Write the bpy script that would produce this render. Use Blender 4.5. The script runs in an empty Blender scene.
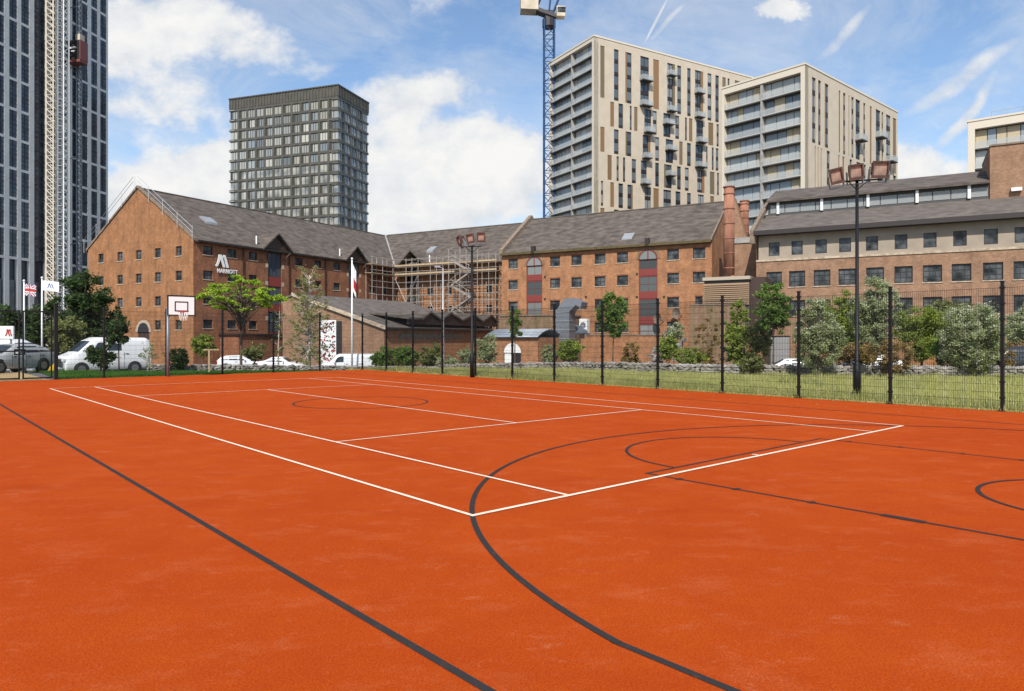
import bpy, math, random
import numpy as np
from mathutils import Vector, Matrix
random.seed(7); rng = np.random.default_rng(7)
C = bpy.context.scene.collection
R = math.radians
F_PX, HZ, CAMZ = 714.0, 338.3, 1.76        # calibrated from the tennis lines

# ------------------------------------------------------------------ materials
def mat(name, col, rough=0.8, metal=0.0, var=0.0, scale=4.0, spec=0.5, bump=0.0, rnd=None, detail=4, col2=None, alpha=None, stretch=None):
    m = bpy.data.materials.new(name); m.use_nodes = True
    nt = m.node_tree; N = nt.nodes; L = nt.links
    b = N['Principled BSDF']
    b.inputs['Roughness'].default_value = rough; b.inputs['Metallic'].default_value = metal
    b.inputs['Specular IOR Level'].default_value = spec
    c = (*col, 1)
    b.inputs['Base Color'].default_value = c
    if var or col2 or bump:
        tc = N.new('ShaderNodeTexCoord'); nz = N.new('ShaderNodeTexNoise')
        nz.inputs['Scale'].default_value = scale; nz.inputs['Detail'].default_value = detail
        if stretch:
            mp = N.new('ShaderNodeMapping'); mp.inputs['Scale'].default_value = stretch
            L.new(tc.outputs['Object'], mp.inputs['Vector']); L.new(mp.outputs['Vector'], nz.inputs['Vector'])
        else:
            L.new(tc.outputs['Object'], nz.inputs['Vector'])
        cr = N.new('ShaderNodeValToRGB')
        lo = [max(0, x*(1-var)) for x in col] if col2 is None else list(col)
        hi = [x*(1+var) for x in col] if col2 is None else list(col2)
        cr.color_ramp.elements[0].position = 0.33; cr.color_ramp.elements[0].color = (*lo, 1)
        cr.color_ramp.elements[1].position = 0.68; cr.color_ramp.elements[1].color = (*hi, 1)
        L.new(nz.outputs['Fac'], cr.inputs['Fac']); L.new(cr.outputs['Color'], b.inputs['Base Color'])
        if bump:
            bp = N.new('ShaderNodeBump'); bp.inputs['Strength'].default_value = bump; bp.inputs['Distance'].default_value = 0.05
            L.new(nz.outputs['Fac'], bp.inputs['Height']); L.new(bp.outputs['Normal'], b.inputs['Normal'])
    if rnd:                                   # every copy a little different
        oi = N.new('ShaderNodeObjectInfo'); cr = N.new('ShaderNodeValToRGB')
        cr.color_ramp.interpolation = 'LINEAR'
        e = cr.color_ramp.elements
        e[0].color = (*rnd[0], 1); e[1].color = (*rnd[-1], 1)
        for i, c2 in enumerate(rnd[1:-1]):
            k = e.new((i+1)/(len(rnd)-1)); k.color = (*c2, 1)
        L.new(oi.outputs['Random'], cr.inputs['Fac']); L.new(cr.outputs['Color'], b.inputs['Base Color'])
    return m

def brick(name, c1, c2, mortar, big=0.35, bw=0.225, bh=0.075, soot=(0.06, 0.045, 0.04), sootamt=0.25):
    m = bpy.data.materials.new(name); m.use_nodes = True
    nt = m.node_tree; N = nt.nodes; L = nt.links; b = N['Principled BSDF']
    b.inputs['Roughness'].default_value = 0.9; b.inputs['Specular IOR Level'].default_value = 0.2
    tc = N.new('ShaderNodeTexCoord'); sp = N.new('ShaderNodeSeparateXYZ'); ad = N.new('ShaderNodeMath')
    L.new(tc.outputs['Object'], sp.inputs[0]); L.new(sp.outputs['X'], ad.inputs[0]); L.new(sp.outputs['Y'], ad.inputs[1])
    cb = N.new('ShaderNodeCombineXYZ'); L.new(ad.outputs[0], cb.inputs['X']); L.new(sp.outputs['Z'], cb.inputs['Y'])
    bt = N.new('ShaderNodeTexBrick'); L.new(cb.outputs[0], bt.inputs['Vector'])
    bt.inputs['Scale'].default_value = 1.0; bt.inputs['Brick Width'].default_value = bw; bt.inputs['Row Height'].default_value = bh
    bt.inputs['Mortar Size'].default_value = 0.007; bt.inputs['Color1'].default_value = (*c1, 1); bt.inputs['Color2'].default_value = (*c2, 1)
    bt.inputs['Mortar'].default_value = (*mortar, 1)
    nz = N.new('ShaderNodeTexNoise'); nz.inputs['Scale'].default_value = 0.7; nz.inputs['Detail'].default_value = 10; nz.inputs['Roughness'].default_value = 0.82
    L.new(tc.outputs['Object'], nz.inputs['Vector'])
    mr = N.new('ShaderNodeMapRange'); mr.inputs['From Min'].default_value = 0.3; mr.inputs['From Max'].default_value = 0.7
    mr.inputs['To Min'].default_value = 1-big; mr.inputs['To Max'].default_value = 1+big
    L.new(nz.outputs['Fac'], mr.inputs['Value'])
    mx = N.new('ShaderNodeMix'); mx.data_type = 'RGBA'; mx.blend_type = 'MULTIPLY'; mx.inputs['Factor'].default_value = 1
    L.new(bt.outputs['Color'], mx.inputs[6]); L.new(mr.outputs['Result'], mx.inputs[7])
    # dirt runs, stretched vertically
    mp = N.new('ShaderNodeMapping'); mp.inputs['Scale'].default_value = (1.3, 1.3, 0.22)
    n2 = N.new('ShaderNodeTexNoise'); n2.inputs['Scale'].default_value = 1.4; n2.inputs['Detail'].default_value = 6
    L.new(tc.outputs['Object'], mp.inputs[0]); L.new(mp.outputs[0], n2.inputs['Vector'])
    m2 = N.new('ShaderNodeMapRange'); m2.inputs['From Min'].default_value = 0.48; m2.inputs['From Max'].default_value = 0.75
    m2.inputs['To Min'].default_value = 0; m2.inputs['To Max'].default_value = sootamt*2
    L.new(n2.outputs['Fac'], m2.inputs['Value'])
    m3 = N.new('ShaderNodeMix'); m3.data_type = 'RGBA'; L.new(m2.outputs['Result'], m3.inputs['Factor'])
    L.new(mx.outputs[2], m3.inputs[6]); m3.inputs[7].default_value = (*soot, 1)
    L.new(m3.outputs[2], b.inputs['Base Color'])
    return m

def leafmat(name, c1, c2, c3=None, scale=1.2, trans=0.45):
    m = bpy.data.materials.new(name); m.use_nodes = True
    nt = m.node_tree; N = nt.nodes; L = nt.links; b = N['Principled BSDF']
    tc = N.new('ShaderNodeTexCoord'); nz = N.new('ShaderNodeTexNoise'); nz.inputs['Scale'].default_value = scale; nz.inputs['Detail'].default_value = 6
    nz.inputs['Roughness'].default_value = 0.75
    L.new(tc.outputs['Object'], nz.inputs['Vector'])
    cr = N.new('ShaderNodeValToRGB'); e = cr.color_ramp.elements
    e[0].position = 0.36; e[0].color = (*c1, 1); e[1].position = 0.62; e[1].color = (*c2, 1)
    if c3:
        k = e.new(0.7); k.color = (*c3, 1)
    L.new(nz.outputs['Fac'], cr.inputs['Fac']); L.new(cr.outputs['Color'], b.inputs['Base Color'])
    b.inputs['Roughness'].default_value = 0.6; b.inputs['Specular IOR Level'].default_value = 0.25
    t = N.new('ShaderNodeBsdfTranslucent'); L.new(cr.outputs['Color'], t.inputs['Color'])
    ms = N.new('ShaderNodeMixShader'); ms.inputs[0].default_value = trans
    L.new(b.outputs[0], ms.inputs[1]); L.new(t.outputs[0], ms.inputs[2]); L.new(ms.outputs[0], N['Material Output'].inputs[0])
    return m

M = dict(
 brick_orange=brick('orange_brick', (0.36,0.155,0.058), (0.26,0.102,0.040), (0.28,0.20,0.13), 0.42, sootamt=0.22),
 brick_red=brick('red_brick', (0.29,0.112,0.050), (0.20,0.070,0.034), (0.23,0.16,0.11), 0.42, sootamt=0.2),
 brick_mid=brick('warm_brick', (0.40,0.178,0.076), (0.29,0.120,0.052), (0.32,0.23,0.16), 0.42, sootamt=0.15),
 brick_pink=brick('brown_pink_brick', (0.32,0.178,0.104), (0.235,0.120,0.070), (0.30,0.235,0.175), 0.38, sootamt=0.12),
 brick_old=brick('old_mossy_brick', (0.27,0.15,0.09), (0.20,0.12,0.07), (0.25,0.22,0.16), 0.4, soot=(0.11,0.11,0.04), sootamt=0.5),
 slate=mat('slate', (0.052,0.041,0.034), 0.85, var=0.0, col2=(0.128,0.104,0.086), scale=0.9, detail=10, bump=0.3, stretch=(1,1,3)),
 slate_l=mat('pale_slate', (0.075,0.062,0.054), 0.85, col2=(0.145,0.122,0.106), scale=1.1, detail=10, stretch=(1,1,3)),
 stone=mat('sandstone', (0.42,0.34,0.25), 0.9, var=0.3, scale=3),
 coping=mat('coping', (0.20,0.15,0.11), 0.9, var=0.3, scale=3),
 moss=mat('mossy_gutter', (0.055,0.06,0.02), 0.9, col2=(0.13,0.085,0.04), scale=2, detail=6),
 gutter=mat('dark_gutter', (0.03,0.022,0.02), 0.5),
 frame_dark=mat('dark_frame', (0.022,0.018,0.02), 0.45),
 frame_brown=mat('brown_frame', (0.05,0.028,0.02), 0.5),
 frame_red=mat('red_frame', (0.20,0.036,0.028), 0.5),
 glass=mat('window_glass', (0.006,0.008,0.010), 0.12, spec=0.3, col2=(0.11,0.12,0.125), scale=1.15, detail=2),  # grey noise over the dark base imitates reflections in the panes
 glass_sky=mat('sky_glass', (0.06,0.09,0.12), 0.08, spec=0.6, rnd=[(0.04,0.06,0.08),(0.10,0.13,0.16),(0.05,0.07,0.09),(0.26,0.28,0.29),(0.08,0.11,0.13)]),
 glass_bay=mat('net_curtain_glass', (0.2,0.2,0.2), 0.12, spec=0.4, rnd=[(0.015,0.02,0.02),(0.10,0.12,0.12),(0.03,0.035,0.04),(0.24,0.26,0.25),(0.02,0.02,0.025)]),
 glass_t1=mat('tower_glass', (0.012,0.018,0.028), 0.12, spec=0.5, col2=(0.07,0.09,0.11), scale=0.55, detail=2),
 glass_t2=mat('curtained_glass', (0.3,0.33,0.33), 0.1, spec=0.9, rnd=[(0.14,0.17,0.19),(0.30,0.30,0.27),(0.42,0.42,0.38),(0.2,0.24,0.27),(0.5,0.5,0.46),(0.1,0.12,0.13)]),
 white_panel=mat('pale_grey_cladding', (0.66,0.645,0.615), 0.5, var=0.08, scale=0.4),
 dark_panel=mat('navy_cladding', (0.018,0.022,0.035), 0.35),
 bronze=mat('bronze_cladding', (0.082,0.079,0.066), 0.5, var=0.15, scale=0.6),
 bronze_d=mat('dark_bronze_cladding', (0.045,0.044,0.034), 0.5),
 cream=mat('cream_cladding', (0.50,0.43,0.335), 0.7, var=0.06, scale=0.5),
 cream_l=mat('pale_cream_trim', (0.62,0.555,0.45), 0.7),
 ochre=mat('ochre_panel', (0.46,0.38,0.25), 0.6),
 brownp=mat('brown_panel', (0.19,0.115,0.06), 0.6, rnd=[(0.15,0.10,0.05),(0.24,0.13,0.06),(0.14,0.115,0.07)]),
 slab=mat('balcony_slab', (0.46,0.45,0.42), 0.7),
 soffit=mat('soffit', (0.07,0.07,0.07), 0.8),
 balu=mat('balustrade_glass', (0.46,0.49,0.49), 0.15, spec=0.8),
 grey_metal=mat('grey_metal', (0.20,0.21,0.23), 0.5, 0.4, var=0.1),
 scaff=mat('scaffold_tube', (0.34,0.31,0.28), 0.6, 0.2, var=0.25, scale=2),
 galv=mat('galvanised_steel', (0.42,0.43,0.44), 0.45, 0.5, var=0.1, scale=3),
 tin_roof=mat('light_metal_roof', (0.36,0.40,0.44), 0.5, 0.2, var=0.15, scale=2),
 board=mat('scaffold_board', (0.42,0.31,0.19), 0.85, var=0.15),
 black=mat('black_paint', (0.006,0.006,0.007), 0.5, spec=0.3),
 white=mat('white_paint', (0.78,0.78,0.76), 0.4),
 white_gloss=mat('white_car_paint', (0.72,0.73,0.74), 0.2, spec=0.7),
 silver=mat('silver_car_paint', (0.40,0.41,0.40), 0.3, 0.2),
 darkcar=mat('dark_car_paint', (0.025,0.03,0.035), 0.2, spec=0.8),
 rubber=mat('rubber', (0.02,0.02,0.02), 0.8),
 rim=mat('alloy_rim', (0.35,0.35,0.36), 0.3, 0.8),
 redlamp=mat('red_lens', (0.35,0.01,0.01), 0.2),
 clearlamp=mat('clear_lens', (0.6,0.62,0.62), 0.1),
 plate=mat('plate', (0.6,0.6,0.55), 0.5),
 plate_y=mat('yellow_plate', (0.55,0.42,0.02), 0.5),
 carglass=mat('car_glass', (0.015,0.018,0.02), 0.05, spec=0.9),
 yellow=mat('yellow_plastic', (0.65,0.42,0.01), 0.5),
 red=mat('red_paint', (0.42,0.03,0.03), 0.5), brick_red_p=mat('hoist_red', (0.20,0.06,0.05), 0.6),
 blue=mat('blue_paint', (0.03,0.06,0.25), 0.5), crane_blue=mat('crane_blue', (0.035,0.075,0.17), 0.5),
 crane_beige=mat('crane_beige', (0.50,0.43,0.33), 0.7, var=0.15, scale=0.6),
 terracotta=mat('terracotta_flue', (0.30,0.135,0.085), 0.9, var=0.4, scale=1.5, stretch=(1,1,0.3)),
 louvre=mat('louvre_metal', (0.27,0.18,0.11), 0.6), louvre_t=mat('louvre_trim', (0.40,0.34,0.26), 0.7),
 render=mat('beige_render', (0.32,0.265,0.205), 0.85, var=0.1, scale=1.0),
 concrete=mat('concrete', (0.33,0.32,0.30), 0.9, var=0.2, scale=2),
 rubble=mat('rubble_stone', (0.13,0.115,0.10), 0.95, col2=(0.34,0.32,0.29), scale=2.2, detail=8, bump=0.4),
 rubble_d=mat('wall_core', (0.05,0.045,0.04), 0.95),
 bark=mat('bark', (0.10,0.075,0.055), 0.9, var=0.35, scale=8), bark_pale=mat('pale_birch_bark', (0.50,0.47,0.41), 0.8, col2=(0.24,0.21,0.17), scale=6),
 bark_mid=mat('grey_bark', (0.19,0.165,0.135), 0.9, var=0.3, scale=8),
 lampglass=mat('floodlight_reflector', (0.36,0.25,0.20), 0.3, 0.2, var=0.3, scale=5), lamprust=mat('rusty_housing', (0.075,0.036,0.026), 0.7, var=0.4, scale=6),
 shutter=mat('grey_shutter', (0.27,0.27,0.27), 0.6, var=0.15, stretch=(0.2,0.2,6), scale=3),
 leaf_dark=leafmat('dark_leaves', (0.028,0.052,0.018), (0.085,0.135,0.042)),
 leaf_mid=leafmat('green_leaves', (0.085,0.150,0.032), (0.22,0.33,0.08)),
 leaf_bright=leafmat('lime_leaves', (0.17,0.29,0.020), (0.42,0.56,0.06), trans=0.45),
 leaf_olive=leafmat('olive_leaves', (0.13,0.155,0.050), (0.31,0.33,0.12)),
 leaf_yellow=leafmat('yellow_green_leaves', (0.15,0.21,0.035), (0.38,0.45,0.09)),
 leaf_silver=leafmat('silvery_leaves', (0.22,0.26,0.12), (0.46,0.50,0.28), (0.62,0.63,0.44), 2.5),
 leaf_rust=leafmat('rusty_stems', (0.22,0.17,0.06), (0.36,0.24,0.09), (0.26,0.31,0.08), 2.0),
 leaf_birch=leafmat('birch_leaves', (0.19,0.20,0.07), (0.40,0.38,0.17)),
 blossom=leafmat('white_blossom', (0.60,0.60,0.48), (0.78,0.78,0.66)),
 grass_lawn=leafmat('lawn_blades', (0.05,0.13,0.018), (0.10,0.22,0.034), scale=0.8),
 grass_meadow=leafmat('meadow_blades', (0.31,0.34,0.10), (0.56,0.53,0.23), (0.74,0.66,0.40), scale=0.9),
)

M['balu'].node_tree.nodes['Principled BSDF'].inputs['Alpha'].default_value = 0.38
# ------------------------------------------------------------------ mesh helpers
class MB:
    def __init__(s): s.v = []; s.f = []; s.mi = []
    def add(s, vs, fs, mi=0):
        n = len(s.v); s.v += [tuple(p) for p in vs]; s.f += [tuple(i+n for i in f) for f in fs]; s.mi += [mi]*len(fs); return s
    def hexa(s, p, mi=0):
        return s.add(p, [(0,3,2,1),(4,5,6,7),(0,1,5,4),(1,2,6,5),(2,3,7,6),(3,0,4,7)], mi)
    def box(s, x0, x1, y0, y1, z0, z1, mi=0):
        if x0 > x1: x0, x1 = x1, x0
        if y0 > y1: y0, y1 = y1, y0
        return s.hexa([(x0,y0,z0),(x1,y0,z0),(x1,y1,z0),(x0,y1,z0),(x0,y0,z1),(x1,y0,z1),(x1,y1,z1),(x0,y1,z1)], mi)
    def tube(s, pts, rad, n=8, caps=True, mi=0):
        pts = [Vector(p) for p in pts]
        if not hasattr(rad, '__len__'): rad = [rad]*len(pts)
        vs = []; fs = []
        for i, p in enumerate(pts):
            d = (pts[min(i+1, len(pts)-1)] - pts[max(i-1, 0)])
            if d.length < 1e-6: d = Vector((0,0,1))
            d.normalize(); a = Vector((1,0,0)) if abs(d.x) < 0.8 else Vector((0,1,0))
            u = d.cross(a).normalized(); w = d.cross(u)
            for k in range(n):
                t = 2*math.pi*k/n; vs.append(p + (u*math.cos(t) + w*math.sin(t))*rad[i])
        for i in range(len(pts)-1):
            for k in range(n):
                a = i*n+k; b = i*n+(k+1) % n; fs.append((a, b, b+n, a+n))
        if caps: fs += [tuple(range(n))[::-1], tuple(range((len(pts)-1)*n, len(pts)*n))]
        return s.add(vs, fs, mi)
    def bar(s, p, q, r): return s.tube([p, q], r, 4)
    def prism(s, poly, fn, k0, k1, mi=0):            # poly of 2D points, fn(a,b,k)->3D
        n = len(poly)
        return s.add([fn(a, b, k0) for a, b in poly]+[fn(a, b, k1) for a, b in poly],
              [tuple(range(n)), tuple(range(2*n-1, n-1, -1))]+[(i, i+n, (i+1) % n+n, (i+1) % n) for i in range(n)], mi)
    def build(s, name, m, parent=None, smooth=False, bevel=0):
        me = bpy.data.meshes.new(name); me.from_pydata(s.v, [], s.f)
        for x in (m if isinstance(m, (list, tuple)) else [m]): me.materials.append(M[x] if isinstance(x, str) else x)
        if max(s.mi or [0]): me.polygons.foreach_set('material_index', s.mi)
        if smooth: me.polygons.foreach_set('use_smooth', [True]*len(me.polygons))
        me.update()
        o = bpy.data.objects.new(name, me); C.objects.link(o); o.parent = parent
        if bevel:
            b = o.modifiers.new('bevel', 'BEVEL'); b.width = bevel; b.segments = 2; b.limit_method = 'ANGLE'
        return o
def tag(o, label=None, cat=None, group=None, kind=None):
    if label: o['label'] = label
    if cat: o['category'] = cat
    if group: o['group'] = group
    if kind: o['kind'] = kind
    return o
def thing(name, label, cat, loc=(0,0,0), rz=0, group=None):
    o = bpy.data.objects.new(name, None); C.objects.link(o); o.location = loc; o.rotation_euler = (0,0,rz); o.empty_display_size = .2
    return tag(o, label, cat, group)
def copy_tree(o, parent=None):
    c = o.copy(); C.objects.link(c)
    if parent: c.parent = parent
    for ch in [x for x in list(bpy.data.objects) if x.parent == o]: copy_tree(ch, c)
    return c
def gz(x, y):
    t = min(1, max(0, (y-36)/24)); return -1.4*t*t*(3-2*t)
def P(px, Y, z=None):                                  # a spot on the ground seen in that direction at that distance
    x = (px-512)/F_PX*Y; return Vector((x, Y, gz(x, Y) if z is None else z))
def Zat(py, Y): return CAMZ-(py-HZ)/F_PX*Y

class Face:
    """a wall plane of a thing: a runs along it, z up, k into the building (all in the root's own frame)"""
    def __init__(s, root, o, d, inw):
        s.root = root; s.o = o; s.d = d; s.i = inw
        rz = root.rotation_euler.z; c, n = math.cos(rz), math.sin(rz)
        s.W = (root.location.x + o[0]*c-o[1]*n, root.location.y + o[0]*n+o[1]*c)
        s.D = (d[0]*c-d[1]*n, d[0]*n+d[1]*c)
    def P(s, a, z, k=0): return (s.o[0]+a*s.d[0]+k*s.i[0], s.o[1]+a*s.d[1]+k*s.i[1], z)
    def a(s, px):
        q = (px-512)/F_PX; return (q*s.W[1]-s.W[0])/(s.D[0]-q*s.D[1])
    def z(s, a, py): return Zat(py, s.W[1]+a*s.D[1])-s.root.location.z
    def az(s, px, py): a = s.a(px); return a, s.z(a, py)
    def box(s, mb, a0, a1, z0, z1, k0, k1, mi=0):
        if a1 < a0: a0, a1 = a1, a0
        p = s.P
        return mb.hexa([p(a0,z0,k0),p(a1,z0,k0),p(a1,z0,k1),p(a0,z0,k1),p(a0,z1,k0),p(a1,z1,k0),p(a1,z1,k1),p(a0,z1,k1)], mi)
    def wall(s, mb, a0, a1, z0, z1, holes, rev=0.25, k=0):
        A = sorted({a0, a1, *[min(max(h[i], a0), a1) for h in holes for i in (0, 1)]})
        Z = sorted({z0, z1, *[min(max(h[i], z0), z1) for h in holes for i in (2, 3)]})
        for i in range(len(A)-1):
            for j in range(len(Z)-1):
                ca, cz = (A[i]+A[i+1])/2, (Z[j]+Z[j+1])/2
                if A[i+1]-A[i] < 1e-6 or Z[j+1]-Z[j] < 1e-6: continue
                if any(h[0] < ca < h[1] and h[2] < cz < h[3] for h in holes): continue
                mb.add([s.P(A[i],Z[j],k), s.P(A[i+1],Z[j],k), s.P(A[i+1],Z[j+1],k), s.P(A[i],Z[j+1],k)], [(0,1,2,3)])
        for h in holes:
            b = [(h[0],h[2]),(h[1],h[2]),(h[1],h[3]),(h[0],h[3])]
            for i in range(4):
                q, w = b[i], b[(i+1) % 4]
                mb.add([s.P(*q,k), s.P(*w,k), s.P(*w,k+rev), s.P(*q,k+rev)], [(0,1,2,3)])

def window(fc, a0, a1, z0, z1, fm='frame_dark', gm='glass', nx=2, nz=2, sill='stone', k=0.14, ft=0.07, lintel=None):
    root = fc.root; mb = MB(); bt = 0.035
    fc.box(mb, a0, a1, z0, z0+ft, k, k+.08); fc.box(mb, a0, a1, z1-ft, z1, k, k+.08)
    fc.box(mb, a0, a0+ft, z0+ft, z1-ft, k, k+.08); fc.box(mb, a1-ft, a1, z0+ft, z1-ft, k, k+.08)
    for i in range(1, nx):
        c = a0+(a1-a0)*i/nx; fc.box(mb, c-bt/2, c+bt/2, z0+ft, z1-ft, k+.012, k+.06)
    for j in range(1, nz):
        c = z0+(z1-z0)*j/nz
        for i in range(nx):
            l = a0+(a1-a0)*i/nx+(ft if i == 0 else bt/2); r = a0+(a1-a0)*(i+1)/nx-(ft if i == nx-1 else bt/2)
            fc.box(mb, l, r, c-bt/2, c+bt/2, k+.014, k+.058)
    w = mb.build('window', fm, root)
    p = MB(); fc.box(p, a0+ft*.5, a1-ft*.5, z0+ft*.5, z1-ft*.5, k+.045, k+.056); p.build('pane', gm, w)
    if sill:
        q = MB(); fc.box(q, a0-.08, a1+.08, z0-.1, z0-.002, -.06, k); q.build('sill', sill, w)
    if lintel:
        q = MB(); fc.box(q, a0-.1, a1+.1, z1+.002, z1+.16, -.006, .05); q.build('lintel', lintel, w)
    return w

# ------------------------------------------------------------------ camera, light, sky
cam = bpy.data.cameras.new('camera'); co = bpy.data.objects.new('camera', cam); C.objects.link(co)
co.location = (0, 0, CAMZ); co.rotation_euler = (R(90), 0, 0)
cam.sensor_width = 36; cam.lens = F_PX/1024*36; cam.shift_y = -(345.5-HZ)/1024; cam.clip_end = 5000; cam.clip_start = 0.05
sc = bpy.context.scene; sc.camera = co
SUN_AZ = Vector((-.13, -.99, 0)).normalized(); EL = R(46)
sd = Vector((SUN_AZ.x*math.cos(EL), SUN_AZ.y*math.cos(EL), math.sin(EL)))
sl = bpy.data.lights.new('sun', 'SUN'); sl.energy = 4.3; sl.angle = R(0.6); sl.color = (1, .94, .85)
so = bpy.data.objects.new('sun', sl); C.objects.link(so); so.rotation_euler = (-sd).to_track_quat('-Z', 'Y').to_euler(); so.location = (0, 0, 50)

def sky():
    w = bpy.data.worlds.new('World'); sc.world = w; w.use_nodes = True
    nt = w.node_tree; N = nt.nodes; L = nt.links; N.clear()
    out = N.new('ShaderNodeOutputWorld'); bg = N.new('ShaderNodeBackground'); bg.inputs['Strength'].default_value = 0.1
    L.new(bg.outputs[0], out.inputs[0])
    st = N.new('ShaderNodeTexSky'); st.sky_type = 'NISHITA'; st.sun_disc = False; st.sun_elevation = EL
    st.sun_rotation = math.atan2(SUN_AZ.x, SUN_AZ.y); st.air_density = 1.0; st.dust_density = 0.6; st.ozone_density = 1.6
    tc = N.new('ShaderNodeTexCoord'); sp = N.new('ShaderNodeSeparateXYZ'); L.new(tc.outputs['Generated'], sp.inputs[0])
    def mth(op, a, b=None, c=None, cl=False):
        n = N.new('ShaderNodeMath'); n.operation = op; n.use_clamp = cl
        for i, x in enumerate((a, b, c)):
            if x is None: continue
            if isinstance(x, (int, float)): n.inputs[i].default_value = x
            else: L.new(x, n.inputs[i])
        return n.outputs[0]
    ya = mth('MAXIMUM', mth('ABSOLUTE', sp.outputs['Y']), 0.12)
    u = mth('DIVIDE', sp.outputs['X'], ya); v = mth('DIVIDE', sp.outputs['Z'], ya)
    cb = N.new('ShaderNodeCombineXYZ'); L.new(u, cb.inputs[0]); L.new(v, cb.inputs[1])
    uv = cb.outputs[0]
    def noise(sc_, det, rough, stretch=(1,1,1), off=(0,0,0), dist=0.0):
        mp = N.new('ShaderNodeMapping'); mp.inputs['Scale'].default_value = stretch; mp.inputs['Location'].default_value = off
        L.new(uv, mp.inputs[0]); n = N.new('ShaderNodeTexNoise'); n.inputs['Scale'].default_value = sc_
        n.inputs['Detail'].default_value = det; n.inputs['Roughness'].default_value = rough; n.inputs['Distortion'].default_value = dist
        L.new(mp.outputs[0], n.inputs['Vector']); return n.outputs['Fac']
    # ragged edges: push the cloud outlines about with noise
    wob = N.new('ShaderNodeTexNoise'); wob.inputs['Scale'].default_value = 7; wob.inputs['Detail'].default_value = 6; wob.inputs['Roughness'].default_value = .6
    L.new(uv, wob.inputs['Vector'])
    vs = N.new('ShaderNodeVectorMath'); vs.operation = 'MULTIPLY_ADD'; L.new(wob.outputs['Color'], vs.inputs[0])
    vs.inputs[1].default_value = (.16, .11, 0); vs.inputs[2].default_value = (-.08, -.055, 0)
    va = N.new('ShaderNodeVectorMath'); va.operation = 'ADD'; L.new(vs.outputs[0], va.inputs[0]); L.new(uv, va.inputs[1]); wuv = va.outputs[0]
    def blob(px, py, rx, ry, src, w=1.0, soft=1.0):
        mp = N.new('ShaderNodeMapping'); mp.vector_type = 'TEXTURE'
        mp.inputs['Location'].default_value = ((px-512)/F_PX, (HZ-py)/F_PX, 0); mp.inputs['Scale'].default_value = (rx/F_PX, ry/F_PX, 1)
        L.new(src, mp.inputs[0]); ln = N.new('ShaderNodeVectorMath'); ln.operation = 'LENGTH'; L.new(mp.outputs[0], ln.inputs[0])
        mr = N.new('ShaderNodeMapRange'); mr.interpolation_type = 'SMOOTHSTEP'; mr.inputs['From Min'].default_value = 1.15; mr.inputs['From Max'].default_value = 1.15-soft
        mr.inputs['To Max'].default_value = w; L.new(ln.outputs['Value'], mr.inputs['Value']); return mr.outputs['Result']
    tot = None
    for b in [(165,25,150,62,wuv,1.0),(60,60,120,90,wuv,.7),(150,105,60,22,wuv,.55),(190,83,70,16,wuv,.35),(215,150,60,24,wuv,.5),
              (160,195,90,58,wuv,1.25),(225,175,50,50,wuv,.95),(120,230,120,60,wuv,1.1),(400,150,80,80,wuv,.9),(425,85,75,38,wuv,.8),(310,70,46,18,wuv,.45),(485,160,80,52,wuv,1.25),
              (440,215,140,50,wuv,1.3),(510,170,44,40,wuv,.9),(772,3,44,18,wuv,1.3),(300,45,130,30,wuv,.42),(470,95,70,26,wuv,.4),(250,110,110,30,wuv,.45),(560,60,60,40,wuv,.2),(940,165,70,26,wuv,.6),(980,120,60,22,wuv,.22),(880,120,90,20,wuv,.2),(905,160,60,30,wuv,.5),
              (600,190,500,36,wuv,.75),(350,35,60,24,wuv,-.15),(640,110,110,90,wuv,-.25)]:
        o = blob(*b); tot = o if tot is None else mth('ADD', tot, o)
    n1 = noise(5.5, 12, .62, (1, 1.5, 1), (3.1, .4, 0)); n2 = noise(16, 10, .6, (1, 1.3, 1), (.3, 5, 0), .3)
    dens = mth('ADD', mth('MULTIPLY', tot, .62), mth('MULTIPLY', mth('SUBTRACT', n1, .5), 1.5))
    dens = mth('ADD', dens, mth('MULTIPLY', mth('SUBTRACT', n2, .5), .55))
    mr = N.new('ShaderNodeMapRange'); mr.interpolation_type = 'SMOOTHSTEP'; mr.inputs['From Min'].default_value = .06; mr.inputs['From Max'].default_value = .62
    L.new(dens, mr.inputs['Value']); cl = mr.outputs['Result']
    # thin high veil
    n3 = noise(3.6, 12, .68, (1, 1.9, 1), (7, 1, 0), .8)
    veil = N.new('ShaderNodeMapRange'); veil.inputs['From Min'].default_value = .38; veil.inputs['From Max'].default_value = .72; veil.inputs['To Max'].default_value = .6
    L.new(n3, veil.inputs['Value']); cl = mth('MAXIMUM', cl, veil.outputs['Result'])
    # vapour trails: soft streaks across the right of the sky
    def trail(x0, y0, x1, y1, w, amt, ragged):
        src = wuv if ragged else uv
        ax, ay, bx, by = (x0-512)/F_PX, (HZ-y0)/F_PX, (x1-512)/F_PX, (HZ-y1)/F_PX
        mx, my = (ax+bx)/2, (ay+by)/2; ln = math.hypot(bx-ax, by-ay); ang = math.atan2(by-ay, bx-ax)
        if ragged: pass
        mp = N.new('ShaderNodeMapping'); mp.vector_type = 'TEXTURE'; mp.inputs['Location'].default_value = (mx, my, 0)
        mp.inputs['Rotation'].default_value = (0, 0, ang); mp.inputs['Scale'].default_value = (ln/2*1.15, w/F_PX, 1)
        if ragged:
            s2 = N.new('ShaderNodeVectorMath'); s2.operation = 'MULTIPLY_ADD'; L.new(vs.outputs[0], s2.inputs[0]); s2.inputs[1].default_value = (ragged, ragged, 0); L.new(uv, s2.inputs[2]); src = s2.outputs[0]
        L.new(src, mp.inputs[0]); lv = N.new('ShaderNodeVectorMath'); lv.operation = 'LENGTH'; L.new(mp.outputs[0], lv.inputs[0])
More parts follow.
